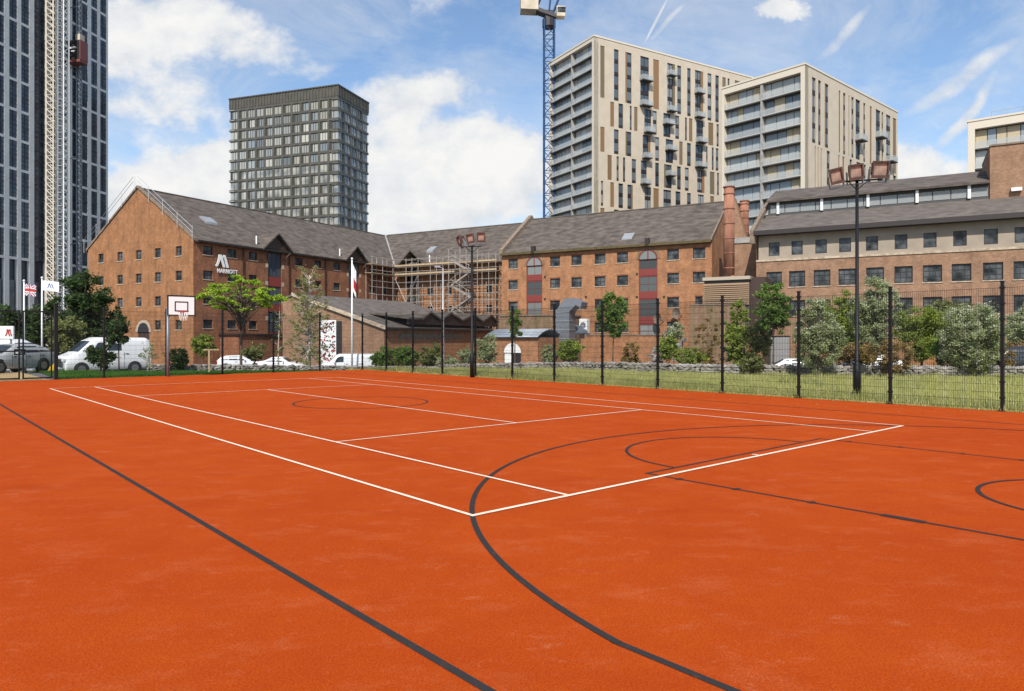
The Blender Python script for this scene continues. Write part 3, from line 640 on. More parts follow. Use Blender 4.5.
# ------------------------------------------------------------------ the brick warehouses
RH = math.atan2(-.49, .871); ZH = -1.4
dH = Vector((math.cos(RH), math.sin(RH), 0)); eH = Vector((-dH.y, dH.x, 0)); A0 = Vector((-35.7, 80, ZH))
def Hw(x, y): return A0 + dH*x + eH*y
def slope_roof(mb, fn, a0, a1, prof, th=.18):
    """prof: list of (y,z) from eave to ridge; fn(a,y,z)"""
    for (y0, z0), (y1, z1) in zip(prof[:-1], prof[1:]):
        mb.hexa([fn(a0,y0,z0-th), fn(a1,y0,z0-th), fn(a1,y1,z1-th), fn(a0,y1,z1-th), fn(a0,y0,z0), fn(a1,y0,z0), fn(a1,y1,z1), fn(a0,y1,z1)])
EAV = 14.36
def hotel():
    t = thing('brick_warehouse', 'orange brick gabled warehouse hotel with slate roof at the left, beside the grey tower', 'warehouse', tuple(A0), RH, 'old brick warehouses')
    GW = 20.3; pk = 6.6
    g = Face(t, (0,0), (1,0), (0,1)); s = Face(t, (0,0), (0,1), (-1,0))
    rows = [13.1, 10.3, 7.5, 4.7]
    holes = []; wins = []
    for i, px in enumerate((101, 120, 138.6, 157.8, 178.7)):
        a = g.a(px)
        for j, z in enumerate(rows):
            if j == 3 and i in (0, 1, 2): continue
            holes.append((a-.55, a+.55, z-.55, z+.55)); wins.append((g, a-.55, a+.55, z-.55, z+.55, i, j))
    aa = g.a(143.5); ah = (aa-1.1, aa+1.1, 0.0, 3.9)
    w = MB(); g.wall(w, -GW, 0, 0, EAV, holes+[ah])
    # gable triangle
    w.add([g.P(-GW,EAV), g.P(0,EAV), g.P(-GW/2,EAV+pk)], [(0,1,2)])
    gw = w.build('gable_wall', 'brick_orange', t)
    b = MB(); b.prism([(-1.1,3.9)]+[(-1.1*math.cos(k*math.pi/12), 3.9+1.1*math.sin(k*math.pi/12)) for k in range(1, 12)]+[(1.1,3.9)], lambda x, z, k: g.P(aa+x, z, k), -.03, -.006); 
    b2 = MB()
    for k in range(13):
        a1, a2 = k*math.pi/13, (k+1)*math.pi/13
        b2.prism([(-1.1*math.cos(a1),3.9+1.1*math.sin(a1)),(-1.1*math.cos(a2),3.9+1.1*math.sin(a2)),(-1.45*math.cos(a2),3.9+1.45*math.sin(a2)),(-1.45*math.cos(a1),3.9+1.45*math.sin(a1))], lambda x, z, k: g.P(aa+x, z, k), -.05, -.002)
    b2.build('door_arch', 'stone', t); b.build('fanlight', 'frame_dark', t)
    b = MB(); g.box(b, aa-1.08, aa-.02, .1, 3.88, .12, .2); g.box(b, aa+.02, aa+1.08, .1, 3.88, .12, .2); b.build('door', 'frame_brown', t)
    for f_, a0, a1, z0, z1, i, j in wins: window(f_, a0, a1, z0, z1, 'frame_dark', 'glass', 2, 2, 'stone')
    # long side
    L_ = 35.5; holes = []; wins = []
    for px in (208, 232, 253, 299, 318, 337, 372, 386):
        a = s.a(px)
        for j, z in enumerate(rows):
            if px > 360 and j == 3: continue
            z = z+.1; holes.append((a-.62, a+.62, z-.5, z+.5)); wins.append((a-.62, a+.62, z-.5, z+.5))
    bays = [s.a(275), s.a(354)]
    for a in bays: holes.append((a-1.1, a+1.1, 2.6, EAV-.02))
    w = MB(); s.wall(w, 0, L_, 0, EAV, holes); w.build('side_wall', 'brick_red', t)
    for q_ in wins: window(s, *q_, 'frame_dark', 'glass', 2, 2, 'stone')
    for a in bays:                                     # former loading bays under a gabled hood
        zs = [(10.9, 14.3), (7.4, 9.7), (3.9, 6.5)]
        for z0, z1 in zs: window(s, a-1.1, a+1.1, z0, z1, 'frame_brown', 'glass_sky', 3, 2, None)
        for z0, z1 in ((9.7, 10.9), (6.5, 7.4), (2.6, 3.9)): p = MB(); s.box(p, a-1.1, a+1.1, z0+.002, z1-.002, .1, .2); p.build('bay_panel', 'frame_red', t)
        q_ = MB()
        for z in (3.2, 5.4, 7.6, 9.8, 12):
            for sx in (-1, 1): s.box(q_, a+sx*1.12, a+sx*1.5, z, z+.5, -.02, .03)
        q_.build('quoin', 'stone', t)
        h = MB()   # hood: a small gabled roof standing out from the slope
        W2, top, k0, k1 = 2.4, EAV+2.1, -.75, 3.4
        for sx in (-1, 1):
            h.hexa([s.P(a+sx*W2, EAV-.25, k0), s.P(a, top-.2, k0), s.P(a, top-.2, k1), s.P(a+sx*W2, EAV-.25, k1), s.P(a+sx*W2, EAV-.02, k0), s.P(a, top, k0), s.P(a, top, k1), s.P(a+sx*W2, EAV-.02, k1)])
        hh = h.build('hood_roof', 'slate', t)
        h = MB(); h.add([s.P(a-1.9, EAV-.02, -.3), s.P(a+1.9, EAV-.02, -.3), s.P(a, top-.45, -.3)], [(0,1,2)]); h.build('hood_boarding', 'frame_brown', hh)
        h = MB()
        for sx in (-1, 1): h.bar(s.P(a+sx*1.2, EAV-1.4, 0), s.P(a+sx*1.9, EAV-.3, -.7), .07)
        h.build('hood_bracket', 'frame_brown', hh)
    # main roof (ridge along y)
    rf = MB(); th = .2; X = GW
    yE = L_+20
    def slab(pts): 
        rf.hexa([(p[0],p[1],p[2]-th) for p in pts]+pts)
    ov = .45; sl = pk/(GW/2)
    slab([(ov,0,EAV-ov*sl+.1),(ov,L_-ov,EAV-ov*sl+.1),(-GW/2,L_+GW/2,EAV+pk+.1),(-GW/2,0,EAV+pk+.1)])
    slab([(-GW/2,0,EAV+pk+.1),(-GW/2,yE,EAV+pk+.1),(-GW-ov,yE,EAV-ov*sl+.1),(-GW-ov,0,EAV-ov*sl+.1)])
    roof = rf.build('roof', 'slate', t)
    b = MB()                                            # coping on the gable verge
    for x0, x1 in ((-GW-.3, -GW/2), (.3, -GW/2)):
        z0 = EAV-.12; z1 = EAV+pk+.22
        b.hexa([(x0,-.12,z0-.1),(x1,-.12,z1-.1),(x1,.35,z1-.1),(x0,.35,z0-.1),(x0,-.12,z0+.18),(x1,-.12,z1+.18),(x1,.35,z1+.18),(x0,.35,z0+.18)])
    b.build('verge_coping', 'coping', roof)
    b = MB(); b.box(ov-.05, ov+.12, .3, L_-.6, EAV-.3, EAV-.14); b.build('gutter', 'gutter', roof)
    b = MB(); b.box(-GW/2-.12, -GW/2+.12, .4, yE, EAV+pk+.08, EAV+pk+.2); b.build('ridge_tiles', 'slate_l', roof)
    for px, py in ((232.5, 226),):                     # roof light
        k = .32; x = -4.3; y = 4.6; z = EAV+.1+4.3*sl
        b = MB(); b.hexa([(x-.8,y,z+.8*sl+.02),(x+.5,y,z-.5*sl+.02),(x+.5,y+1.6,z-.5*sl+.02),(x-.8,y+1.6,z+.8*sl+.02),(x-.8,y,z+.8*sl+.25),(x+.5,y,z-.5*sl+.3),(x+.5,y+1.6,z-.5*sl+.3),(x-.8,y+1.6,z+.8*sl+.25)]); b.build('roof_light', 'galv', roof)
    for y in (s.a(263)-.5, s.a(343)):
        b = MB(); b.tube([(-.6,y,EAV+.2),(-.6,y,EAV+1.5)], .09, 8); b.build('vent_pipe', 'white', roof)
    b = MB()
    for px in (243, 289, 325): a = s.a(px); b.box(.03, .15, a-.06, a+.06, 2, EAV-.3)
    b.build('downpipe', 'gutter', t)
    b = MB(); b.hexa([(ov+.02,L_-ov-.15,EAV-.15),(ov+.02,L_-ov+.15,EAV-.15),(-GW/2,L_+GW/2+.2,EAV+pk+.1),(-GW/2,L_+GW/2-.2,EAV+pk+.1),(ov+.02,L_-ov-.15,EAV+.08),(ov+.02,L_-ov+.15,EAV+.08),(-GW/2,L_+GW/2+.2,EAV+pk+.32),(-GW/2,L_+GW/2-.2,EAV+pk+.32)]); b.build('valley_flashing', 'concrete', roof)
    # low annex along the foot of the long side
    b = MB(); b.box(.01, 3.2, 3.5, 17, 0, 3.5); b.build('annex_wall', 'brick_red', t); b = MB(); b.box(.01, 3.4, 3.3, 17.2, 3.5, 3.68); b.build('annex_coping', 'gutter', t)
    # back walls
    b = MB(); b.box(-GW, -GW+.3, .3, yE, 0, EAV); b.box(-GW+.3, -.3, yE-.3, yE, 0, EAV); b.build('rear_wall', 'brick_red', t)
    # scaffold rail along the gable verge
    r = thing('scaffold_rail', 'thin pale scaffold guard rail along the sloping gable top of the left warehouse', 'scaffolding', tuple(A0), RH)
    b = MB()
    for x0, x1 in ((-GW-.5, -GW/2), (.3, -GW/2)):
        for dz in (.7, 1.25): b.bar((x0,-.3,EAV+dz-.1), (x1+(.4 if x0 > x1 else -.4),-.3,EAV+pk+dz+.15), .03)
    b.build('rail', 'galv', r)
    for k in range(9):
        f = k/8; x = -GW-.4+f*(GW+.6); z = EAV+pk*(1-abs(x+GW/2)/(GW/2))
        b = MB(); b.bar((x,-.3,z-.2), (x,-.3,z+1.5), .03); b.build('upright', 'galv', r)
    return t, s
ht, hside = hotel()

def wing():
    o = Hw(0, 35.5); t = thing('brick_wing', 'recessed red brick wing with slate roof behind the scaffolding', 'warehouse', tuple(o), RH, 'old brick warehouses')
    f = Face(t, (0,0), (1,0), (0,1)); Lw = 23.2; rows = [13.0, 10.2, 7.4, 4.6]; holes = []; wins = []
    for px in (430, 449, 489):
        a = f.a(px)
        for z in rows: holes.append((a-.5, a+.5, z-.5, z+.5)); wins.append(holes[-1])
    bay = f.a(413); holes.append((bay-1.2, bay+1.2, 2, EAV-.02))
    w = MB(); f.wall(w, 0, Lw, 0, EAV, holes); w.build('wall', 'brick_mid', t)
    for q in wins: window(f, *q, 'frame_dark', 'glass', 2, 2, 'stone')
    for z0, z1 in ((10.9, 14.3), (7.4, 9.7), (3.9, 6.5)): window(f, bay-1.2, bay+1.2, z0, z1, 'frame_brown', 'glass', 3, 2, None)
    for z0, z1 in ((9.7, 10.9), (6.5, 7.4), (2, 3.9)): b = MB(); f.box(b, bay-1.2, bay+1.2, z0+.002, z1-.002, .1, .2); b.build('bay_panel', 'frame_brown', t)
    sl = .66; pk = 6.6
    rf = MB(); rf.hexa([(0.45,-.45,EAV-.4),(Lw,-.45,EAV-.4),(Lw,10,EAV+pk-.1),(-10,10,EAV+pk-.1),(0.45,-.45,EAV-.2),(Lw,-.45,EAV-.2),(Lw,10,EAV+pk+.1),(-10,10,EAV+pk+.1)])
    rf.hexa([(-10,10,EAV+pk-.1),(Lw,10,EAV+pk-.1),(Lw,20.3,EAV-.3),(-10,20.3,EAV-.3),(-10,10,EAV+pk+.1),(Lw,10,EAV+pk+.1),(Lw,20.3,EAV-.1),(-10,20.3,EAV-.1)])
    roof = rf.build('roof', 'slate', t)
    b = MB(); b.box(-9.5, Lw, 9.88, 10.12, EAV+pk+.08, EAV+pk+.22); b.build('ridge_tiles', 'slate_l', roof)
    h = MB(); W2, top = 2.6, EAV+2.3
    for sx in (-1, 1): h.hexa([(bay+sx*W2,-.75,EAV-.25),(bay,-.75,top-.2),(bay,3.6,top-.2),(bay+sx*W2,3.6,EAV-.25),(bay+sx*W2,-.75,EAV-.02),(bay,-.75,top),(bay,3.6,top),(bay+sx*W2,3.6,EAV-.02)])
    h.build('hood_roof', 'slate', roof)
    b = MB(); b.hexa([(5.0-1.2,3.2,EAV+2.2),(5.0,3.2,EAV+2.2),(5.0,4.4,EAV+3.0),(3.8,4.4,EAV+3.0),(3.8,3.2,EAV+2.5),(5.0,3.2,EAV+2.5),(5.0,4.4,EAV+3.3),(3.8,4.4,EAV+3.3)]); b.build('roof_light', 'galv', roof)
    b = MB(); b.tube([(f.a(428),.4,EAV),(f.a(428),.4,EAV+1.4)], .09, 8); b.build('vent_pipe', 'white', roof)
    b = MB(); f.box(b, f.a(497)-.07, f.a(497)+.07, 1, EAV-.4, -.15, -.02); b.build('downpipe', 'gutter', t)
    # scaffold
    s = thing('scaffold', 'tube scaffolding with plank decks wrapped round the inner corner of the brick warehouse', 'scaffolding', tuple(o), RH)
    fs = Face(s, (0,0), (1,0), (0,1)); Fs = Face(s, (0,0), (0,-1), (-1,0))
    top = EAV+.9; lv = [4.3, 6.5, 8.6, 10.7, 12.6, 13.9]
    xs = [1.2+i*2.25 for i in range(9)]
    for x in xs+[q+1.1 for q in xs[1:8:2]]:
        for k in (-.35, -1.5): b = MB(); b.bar((x,k,0), (x,k,top+(0 if k < -1 else -.6)), .05); b.build('pole', 'scaff', s)
    for y in (-2.2, -4.6, -7):
        for x in (.35, 1.5): b = MB(); b.bar((x,y,0), (x,y,top-.1), .05); b.build('pole', 'scaff', s)
    b = MB()
    for z in lv+[top-.2, 9.6, 11.6, 7.5, 5.4, 13.2]:
        for k in (-.35, -1.5): b.bar((1.0,k,z), (xs[-1]+.3,k,z), .042)
        b.bar((1.5,-7.3,z), (1.5,-1.3,z), .042)
        for x in xs[::2]: b.bar((x,-.2,z+.05), (x,-1.7,z+.05), .035)
    b.build('ledger', 'scaff', s)
    for z in (12.65, 13.95):
        b = MB(); b.box(1.3, xs[-1]+.2, -1.55, -.3, z+.05, z+.12); b.box(.3, 1.6, -7.2, -1.6, z+.05, z+.12); b.box(1.3, xs[-1]+.2, -1.62, -1.57, z+.1, z+.34); b.build('plank_deck', 'board', s)
    b = MB(); b.box(xs[5], xs[7], -1.55, -.3, 6.55, 6.65); b.build('plank_deck', 'board', s)
    b = MB()
    for i, j, z0, z1 in ((0,1,4.5,8.6),(0,1,8.6,4.5),(1,2,8.6,12.6),(0,1,12.6,8.6),(2,3,4.5,8.6),(5,6,8.6,12.6),(6,7,4.5,8.6),(3,4,8.6,4.5)): b = MB(); b.bar((xs[i],-1.56,z0), (xs[j],-1.56,z1), .045); b.build('brace', 'scaff', s)

    # stair tower of the scaffold
    x0, x1 = fs.a(463)-.2, fs.a(484)
    b = MB()
    for x in (x0, (x0+x1)/2, x1):
        for k in (-1.8, -3.4): b.bar((x,k,0), (x,k,top+.6), .055)
    for i in range(8):
        z = 1.6+i*1.8
        for k in (-1.8, -3.4): b.bar((x0,k,z), (x1,k,z), .04); b.bar((x0,k,z+.5), (x1,k,z+.5), .035)
    b.build('stair_frame', 'scaff', s)
    b = MB()
    for i in range(7):
        z = 1.6+i*1.8; a_, c_ = (x0+.3, x1-.3) if i % 2 else (x1-.3, x0+.3)
        b.hexa([(a_,-3.3,z),(c_,-3.3,z+1.8),(c_,-2.6,z+1.8),(a_,-2.6,z),(a_,-3.3,z+.2),(c_,-3.3,z+2.0),(c_,-2.6,z+2.0),(a_,-2.6,z+.2)])
        b.bar((a_,-3.4,z+.95), (c_,-3.4,z+2.75), .035)
    b.build('stair_flight', 'scaff', s)
wing()

def midblock():
    o = Hw(22.9, 29.4); t = thing('brick_warehouse', 'orange brick warehouse with tall red framed arched window bays in the centre', 'warehouse', tuple(o), RH, 'old brick warehouses')
    f = Face(t, (0,0), (1,0), (0,1)); e = Face(t, (27.5,0), (0,1), (-1,0)); Lw = 27.5; DP = 16; PK = 5.5
    holes = []; wins = []
    for px in (513, 555, 576.5, 600, 622.5, 673, 699):
        a = f.a(px)
        for z in (12.9, 10.15, 7.35, 4.5):
            if px == 513 and z < 5: continue
            w_ = .62 if not (px == 699 and z < 8) else .34
            holes.append((a-w_-.08, a+w_+.08, z-.6, z+.6)); wins.append(holes[-1])
    bays = []
    for px in (534.3, 648):
        a = f.a(px); bays.append(a); holes.append((a-1.15, a+1.15, 3.2, 12.55))
    w = MB(); f.wall(w, 0, Lw, 0, EAV, holes); wl = w.build('wall', 'brick_mid', t)
    # semicircular heads: the opening is square behind a brick arch facing
    for a in bays:
        b = MB(); n = 14; r = 1.15
        b.prism([(-r*math.cos(k*math.pi/n), 12.55+r*math.sin(k*math.pi/n)) for k in range(n+1)], lambda x, z, k: f.P(a+x, z, k), -.03, -.008); hd = b.build('arch_glass', 'glass_bay', t)
        b = MB()
        for k in range(n):
            p, q = k*math.pi/n, (k+1)*math.pi/n
            for r0, r1, kk in ((1.0, 1.15, -.06), (1.15, 1.5, -.045)):
                pass
            b.prism([(-1.02*math.cos(p),12.55+1.02*math.sin(p)),(-1.02*math.cos(q),12.55+1.02*math.sin(q)),(-1.18*math.cos(q),12.55+1.18*math.sin(q)),(-1.18*math.cos(p),12.55+1.18*math.sin(p))], lambda x, z, k_: f.P(a+x, z, k_), -.07, -.032)
        f.box(b, a-.07, a+.07, 12.55, 13.58, -.068, -.033); b.build('arch_frame', 'frame_red', t)
        b = MB()
        for k in range(n):
            p, q = k*math.pi/n, (k+1)*math.pi/n
            b.prism([(-1.2*math.cos(p),12.55+1.2*math.sin(p)),(-1.2*math.cos(q),12.55+1.2*math.sin(q)),(-1.5*math.cos(q),12.55+1.5*math.sin(q)),(-1.5*math.cos(p),12.55+1.5*math.sin(p))], lambda x, z, k_: f.P(a+x, z, k_), -.05, -.003)
        b.build('arch_head', 'brick_old', t)
        for z0, z1 in ((11.25, 12.55), (8.6, 10.6), (5.6, 7.9), (3.2, 4.9)): window(f, a-1.15, a+1.15, z0, z1, 'frame_red', 'glass_bay', 2, 2 if z1-z0 > 1.4 else 1, None, .1, .14)
        for z0, z1 in ((10.6, 11.25), (7.9, 8.6), (4.9, 5.6)): b = MB(); f.box(b, a-1.15, a+1.15, z0+.002, z1-.002, .06, .2); b.build('bay_panel', 'frame_red', t)
        b = MB(); f.box(b, a-.25, a+.25, 14.05, 15.0, -.5, -.02); b.build('hoist_bracket', 'gutter', t)
    for q in wins: window(f, *q, 'frame_dark', 'glass', 2, 2, 'stone', lintel='brick_red')
    w = MB(); w.add([e.P(0,0), e.P(DP,0), e.P(DP,EAV), e.P(DP/2,EAV+PK), e.P(0,EAV)], [(0,1,2,3,4)]); w.add([(0,.01,0),(0,DP,0),(0,DP,EAV),(0,DP/2,EAV+PK),(0,.01,EAV)], [(0,1,2,3,4)]); w.box(.02, Lw-.02, DP-.3, DP, 0, EAV-.3); w.build('gable_wall', 'brick_mid', t)
    rf = MB(); sl = PK/(DP/2)
    for y0, y1 in ((-.35, DP/2), (DP+.35, DP/2)):
        ze = EAV-.35*sl+.12
        rf.hexa([(.1,y0,ze-.2),(Lw-.05,y0,ze-.2),(Lw-.05,y1,EAV+PK-.08),(.1,y1,EAV+PK-.08),(.1,y0,ze),(Lw-.05,y0,ze),(Lw-.05,y1,EAV+PK+.12),(.1,y1,EAV+PK+.12)])
    roof = rf.build('roof', 'slate', t)
    b = MB(); f.box(b, 0, Lw, EAV-.32, EAV-.02, -.5, -.02); b.build('mossy_cornice', 'moss', roof)
    for x0, x1, up in ((-.25, .3, .75), (Lw-.06, Lw+.1, .12)):
        b = MB()
        b.hexa([(x0,-.35,EAV-.1),(x1,-.35,EAV-.1),(x1,DP/2,EAV+PK),(x0,DP/2,EAV+PK),(x0,-.35,EAV+.1+up*.5),(x1,-.35,EAV+.1+up*.5),(x1,DP/2,EAV+PK+up),(x0,DP/2,EAV+PK+up)])
        b.hexa([(x0,DP+.35,EAV-.1),(x1,DP+.35,EAV-.1),(x1,DP/2,EAV+PK),(x0,DP/2,EAV+PK),(x0,DP+.35,EAV+.1+up*.5),(x1,DP+.35,EAV+.1+up*.5),(x1,DP/2,EAV+PK+up),(x0,DP/2,EAV+PK+up)]); b.build('verge_coping', 'coping', roof)
    b = MB(); b.box(.3, Lw-.1, DP/2-.12, DP/2+.12, EAV+PK+.1, EAV+PK+.24); b.build('ridge_tiles', 'slate_l', roof)
    x = f.a(619); b = MB(); b.hexa([(x,.9,EAV+.8),(x+1.3,.9,EAV+.8),(x+1.3,2.0,EAV+1.55),(x,2.0,EAV+1.55),(x,.9,EAV+1.0),(x+1.3,.9,EAV+1.0),(x+1.3,2.0,EAV+1.75),(x,2.0,EAV+1.75)]); b.build('roof_light', 'galv', roof)
    b = MB()
    for px, py in ((545, 299), (586, 297), (637, 297), (664, 297), (545, 277), (637, 274)): a, z = f.az(px, py); f.box(b, a-.12, a+.12, z-.12, z+.12, -.05, 0)
    b.build('wall_vent', 'frame_dark', t)
    return t, f
mt, mf = midblock()

def rightbuilding():
    o = Hw(56.9, 20.5); t = thing('brick_office_building', 'long brown pink brick building with pale strip windows and low slate roofs on the right', 'office building', tuple(o), RH)
    f = Face(t, (0,0), (1,0), (0,1)); Lw = 36; EZ = 10.4+CAMZ-ZH
    a0 = f.a(774); da = (f.a(994)-a0)/7.0
    holes = []; w2 = []; w3 = []; w4 = []
    n = 12
    for i in range(n):
        px = [774, 797, 822, 847, 875, 903.5, 932.5, 961.5, 993, 1024][i] if i < 10 else None
        a = f.a(px) if px else f.a(993)+(f.a(1024)-f.a(993))*(i-8)
        w2.append((a-.72, a+.72, 8.1, 9.6)); w3.append((a-.72, a+.72, 5.3, 6.8)); 
        holes += [w2[-1], w3[-1]]
    g = []
    for i in range(n):
        px = [774, 797, 821, 845, 872, 901, 930, 960, 991, 1022][i] if i < 10 else None
        a = f.a(px) if px else f.a(991)+(f.a(1022)-f.a(991))*(i-8)
        g.append((a-.5, a+.5, 11.15, 12.45))
    zb = 10.75
    # shutter bay at the foot
    sh = (f.a(762), f.a(790), 0, 3.4)
    w = MB(); f.wall(w, 0, Lw, 0, zb, holes+[sh]); w.add([(0,0,0),(0,16,0),(0,16,EZ),(0,0,EZ)], [(0,1,2,3)]); w.build('wall', 'brick_pink', t)
    w = MB(); f.wall(w, .2, Lw, zb, EZ-.1, g, .15, .06); w.build('render_band', 'render', t)
    b = MB(); f.box(b, 0, Lw, zb-.12, zb+.06, -.08, .058); b.build('stone_string_course', 'stone', t)
    b = MB(); b.box(sh[0]+.05, sh[1]-.05, .12, .18, 0, 3.35); b.build('roller_shutter', 'shutter', t)
    for q in w2+w3: window(f, *q, 'frame_dark', 'glass', 3, 3, 'stone', .13, .08)
    for q in g: window(f, *q, 'frame_dark', 'glass', 1, 1, None, .1, .06)
    # lower roof
    y1, z1 = 6.2, EZ+2.55
    rf = MB(); rf.hexa([(-.1,-.7,EZ-.25),(Lw,-.7,EZ-.25),(Lw,y1,z1-.2),(-.1,y1,z1-.2),(-.1,-.7,EZ-.02),(Lw,-.7,EZ-.02),(Lw,y1,z1),(-.1,y1,z1)]); roof = rf.build('lower_roof', 'slate_l', t)
    b = MB(); b.box(-.1, Lw, -.95, -.7, EZ-.42, EZ-.0); b.box(-.1, Lw, -.7, .05, EZ-.42, EZ-.27); b.build('eaves_board', 'gutter', roof)
    b = MB(); b.hexa([(-.45,-.9,EZ-.5),(-.1,-.9,EZ-.5),(-.1,y1+3,z1+1.8),(-.45,y1+3,z1+1.8),(-.45,-.9,EZ+.1),(-.1,-.9,EZ+.1),(-.1,y1+3,z1+2.4),(-.45,y1+3,z1+2.4)]); b.box(-.45, 0, -.9, 0, EZ-1.2, EZ-.5); b.build('verge_coping', 'coping', roof)
    # clerestory strip and upper roof
    b = MB(); xr = 19.5; b.box(.1, xr, y1-.3, y1, z1-.3, z1+1.35); cl = b.build('clerestory', 'soffit', t)
    gl = MB(); k = 0
    for i in range(13):
        x = .35+i*1.47; gl.box(x, x+1.38, y1-.36, y1-.31, z1+.12, z1+.95)
    gl.build('pane', 'balu', cl)
    for i in range(5): b = MB(); b.box(1.0+i*4.2, 1.25+i*4.2, y1-.6, y1-.37, z1+.0, z1+1.2); b.build('white_pier', 'white', cl)
    b = MB(); b.hexa([(.0,y1-.9,z1+1.2),(xr,y1-.9,z1+1.2),(xr,y1+5,z1+3.3),(.0,y1+5,z1+3.3),(.0,y1-.9,z1+1.38),(xr,y1-.9,z1+1.38),(xr,y1+5,z1+3.5),(.0,y1+5,z1+3.5)]); b.build('upper_roof', 'slate', t)
    b = MB(); b.box(xr+.02, Lw, y1-.5, y1+8, z1-.6, z1+4.6); b.build('stair_tower', 'brick_pink', t)
    b = MB(); b.box(xr+0, Lw+.1, y1-.6, y1+8.1, z1+4.6, z1+4.75); b.build('stair_tower_coping', 'coping', t)
    b = MB(); b.box(xr+1.6, xr+2.4, y1-.9, y1-.52, z1+.3, z1+.6); b.build('bulkhead_light', 'white', t)
    b = MB(); b.box(0.3, Lw, 15.7, 16, 0, EZ); b.build('rear_wall', 'brick_pink', t)
rightbuilding()

def outbuilding():
    Dc = 75; c = P(384, Dc); loc = c-A0; x = loc.dot(dH); y = loc.dot(eH)
    o = Vector((c.x, c.y, ZH)); t = thing('brick_outbuilding', 'single storey brick outbuilding with slate roof and zigzag dormers before the scaffolding', 'outbuilding', tuple(o), RH)
    EZ = Zat(326, Dc)-ZH; s = 13.2; rise = 3.7; Lb = 21.5
    fr = Face(t, (0,0), (1,0), (0,1)); sd_ = Face(t, (0,0), (0,1), (-1,0))
    w = MB(); w.add([(0,0,0),(0,0,EZ),(-s,0,EZ+rise),(-s*1.13,0,EZ+rise*.87),(-s*1.13,0,0)], [(0,1,2,3,4)]); w.build('gable_wall', 'brick_pink', t)
    w = MB(); w.add([(0,0,0),(0,Lb,0),(0,Lb,EZ),(0,0,EZ)], [(0,1,2,3)]); w.box(-s*1.13, 0, Lb-.3, Lb, 0, EZ-.3); w.build('side_wall', 'brick_mid', t)
    rf = MB(); k = rise/s
    rf.hexa([(.4,-.15,EZ-.3-.1),(.4,Lb,EZ-.4),(-s,Lb,EZ+rise-.15),(-s,-.15,EZ+rise-.15),(.4,-.15,EZ-.12),(.4,Lb,EZ-.12),(-s,Lb,EZ+rise+.1),(-s,-.15,EZ+rise+.1)])
    rf.hexa([(-s*1.13,-.15,EZ+rise*.87-.15),(-s*1.13,Lb,EZ+rise*.87-.15),(-s,Lb,EZ+rise-.15),(-s,-.15,EZ+rise-.15),(-s*1.13,-.15,EZ+rise*.87+.1),(-s*1.13,Lb,EZ+rise*.87+.1),(-s,Lb,EZ+rise+.1),(-s,-.15,EZ+rise+.1)])
    roof = rf.build('roof', 'slate_l', t)
    b = MB(); b.hexa([(.45,-.3,EZ-.4),(-s,-.3,EZ+rise-.15),(-s,-.16,EZ+rise-.15),(.45,-.16,EZ-.4),(.45,-.3,EZ-.0),(-s,-.3,EZ+rise+.22),(-s,-.16,EZ+rise+.22),(.45,-.16,EZ-.0)]); b.build('verge_board', 'stone', roof)
    b = MB(); b.box(.4, .55, -.2, Lb, EZ-.35, EZ-.13); b.build('gutter', 'gutter', roof)
    b = MB(); b.box(.02, .08, 2.5, 14.5, EZ-1.35, EZ-.75); b.build('name_band', 'coping', t)
    # run of four dormer gables with dark glazing beneath
    ys = [sd_.a(q) for q in (411, 427, 447.5, 470, 488)]
    zt = EZ+1.75; zv = EZ+.95; xf = .6
    b = MB()
    for i, yc in enumerate(ys):
        if i == 0: continue
        h0 = (yc-ys[i-1])/2; h1 = (ys[i+1]-yc)/2 if i < 4 else h0*.8
        for yv in (yc-h0*1.0, yc+h1):
            b.hexa([(xf,yv,zv-.15),(xf,yc,zt-.15),(-5.5,yc,zt-.1),(-5.5,yv,zv+.2),(xf,yv,zv+.05),(xf,yc,zt+.08),(-5.5,yc,zt+.1),(-5.5,yv,zv+.4)])
    y00 = ys[0]-1.2
    b.hexa([(xf,y00,zv-.15),(xf,ys[1]-(ys[1]-ys[0])/2,zv-.15),(-5,ys[1]-(ys[1]-ys[0])/2,zv+.5),(-5,y00,zv+.5),(xf,y00,zv+.05),(xf,ys[1]-(ys[1]-ys[0])/2,zv+.05),(-5,ys[1]-(ys[1]-ys[0])/2,zv+.7),(-5,y00,zv+.7)])
    b.build('dormer_roof', 'slate', roof)
    b = MB()
    for i, yc in enumerate(ys):
        if i: 
            h0 = (yc-ys[i-1])/2*.92; b.add([(xf-.2,yc-h0,zv-.1),(xf-.2,yc+h0,zv-.1),(xf-.2,yc,zt-.2)], [(0,1,2)])
    b.box(xf-.5, xf-.21, y00+.3, ys[4]+1.4, EZ+.25, zv-.1); b.build('dormer_glazing', 'frame_dark', roof)
outbuilding()

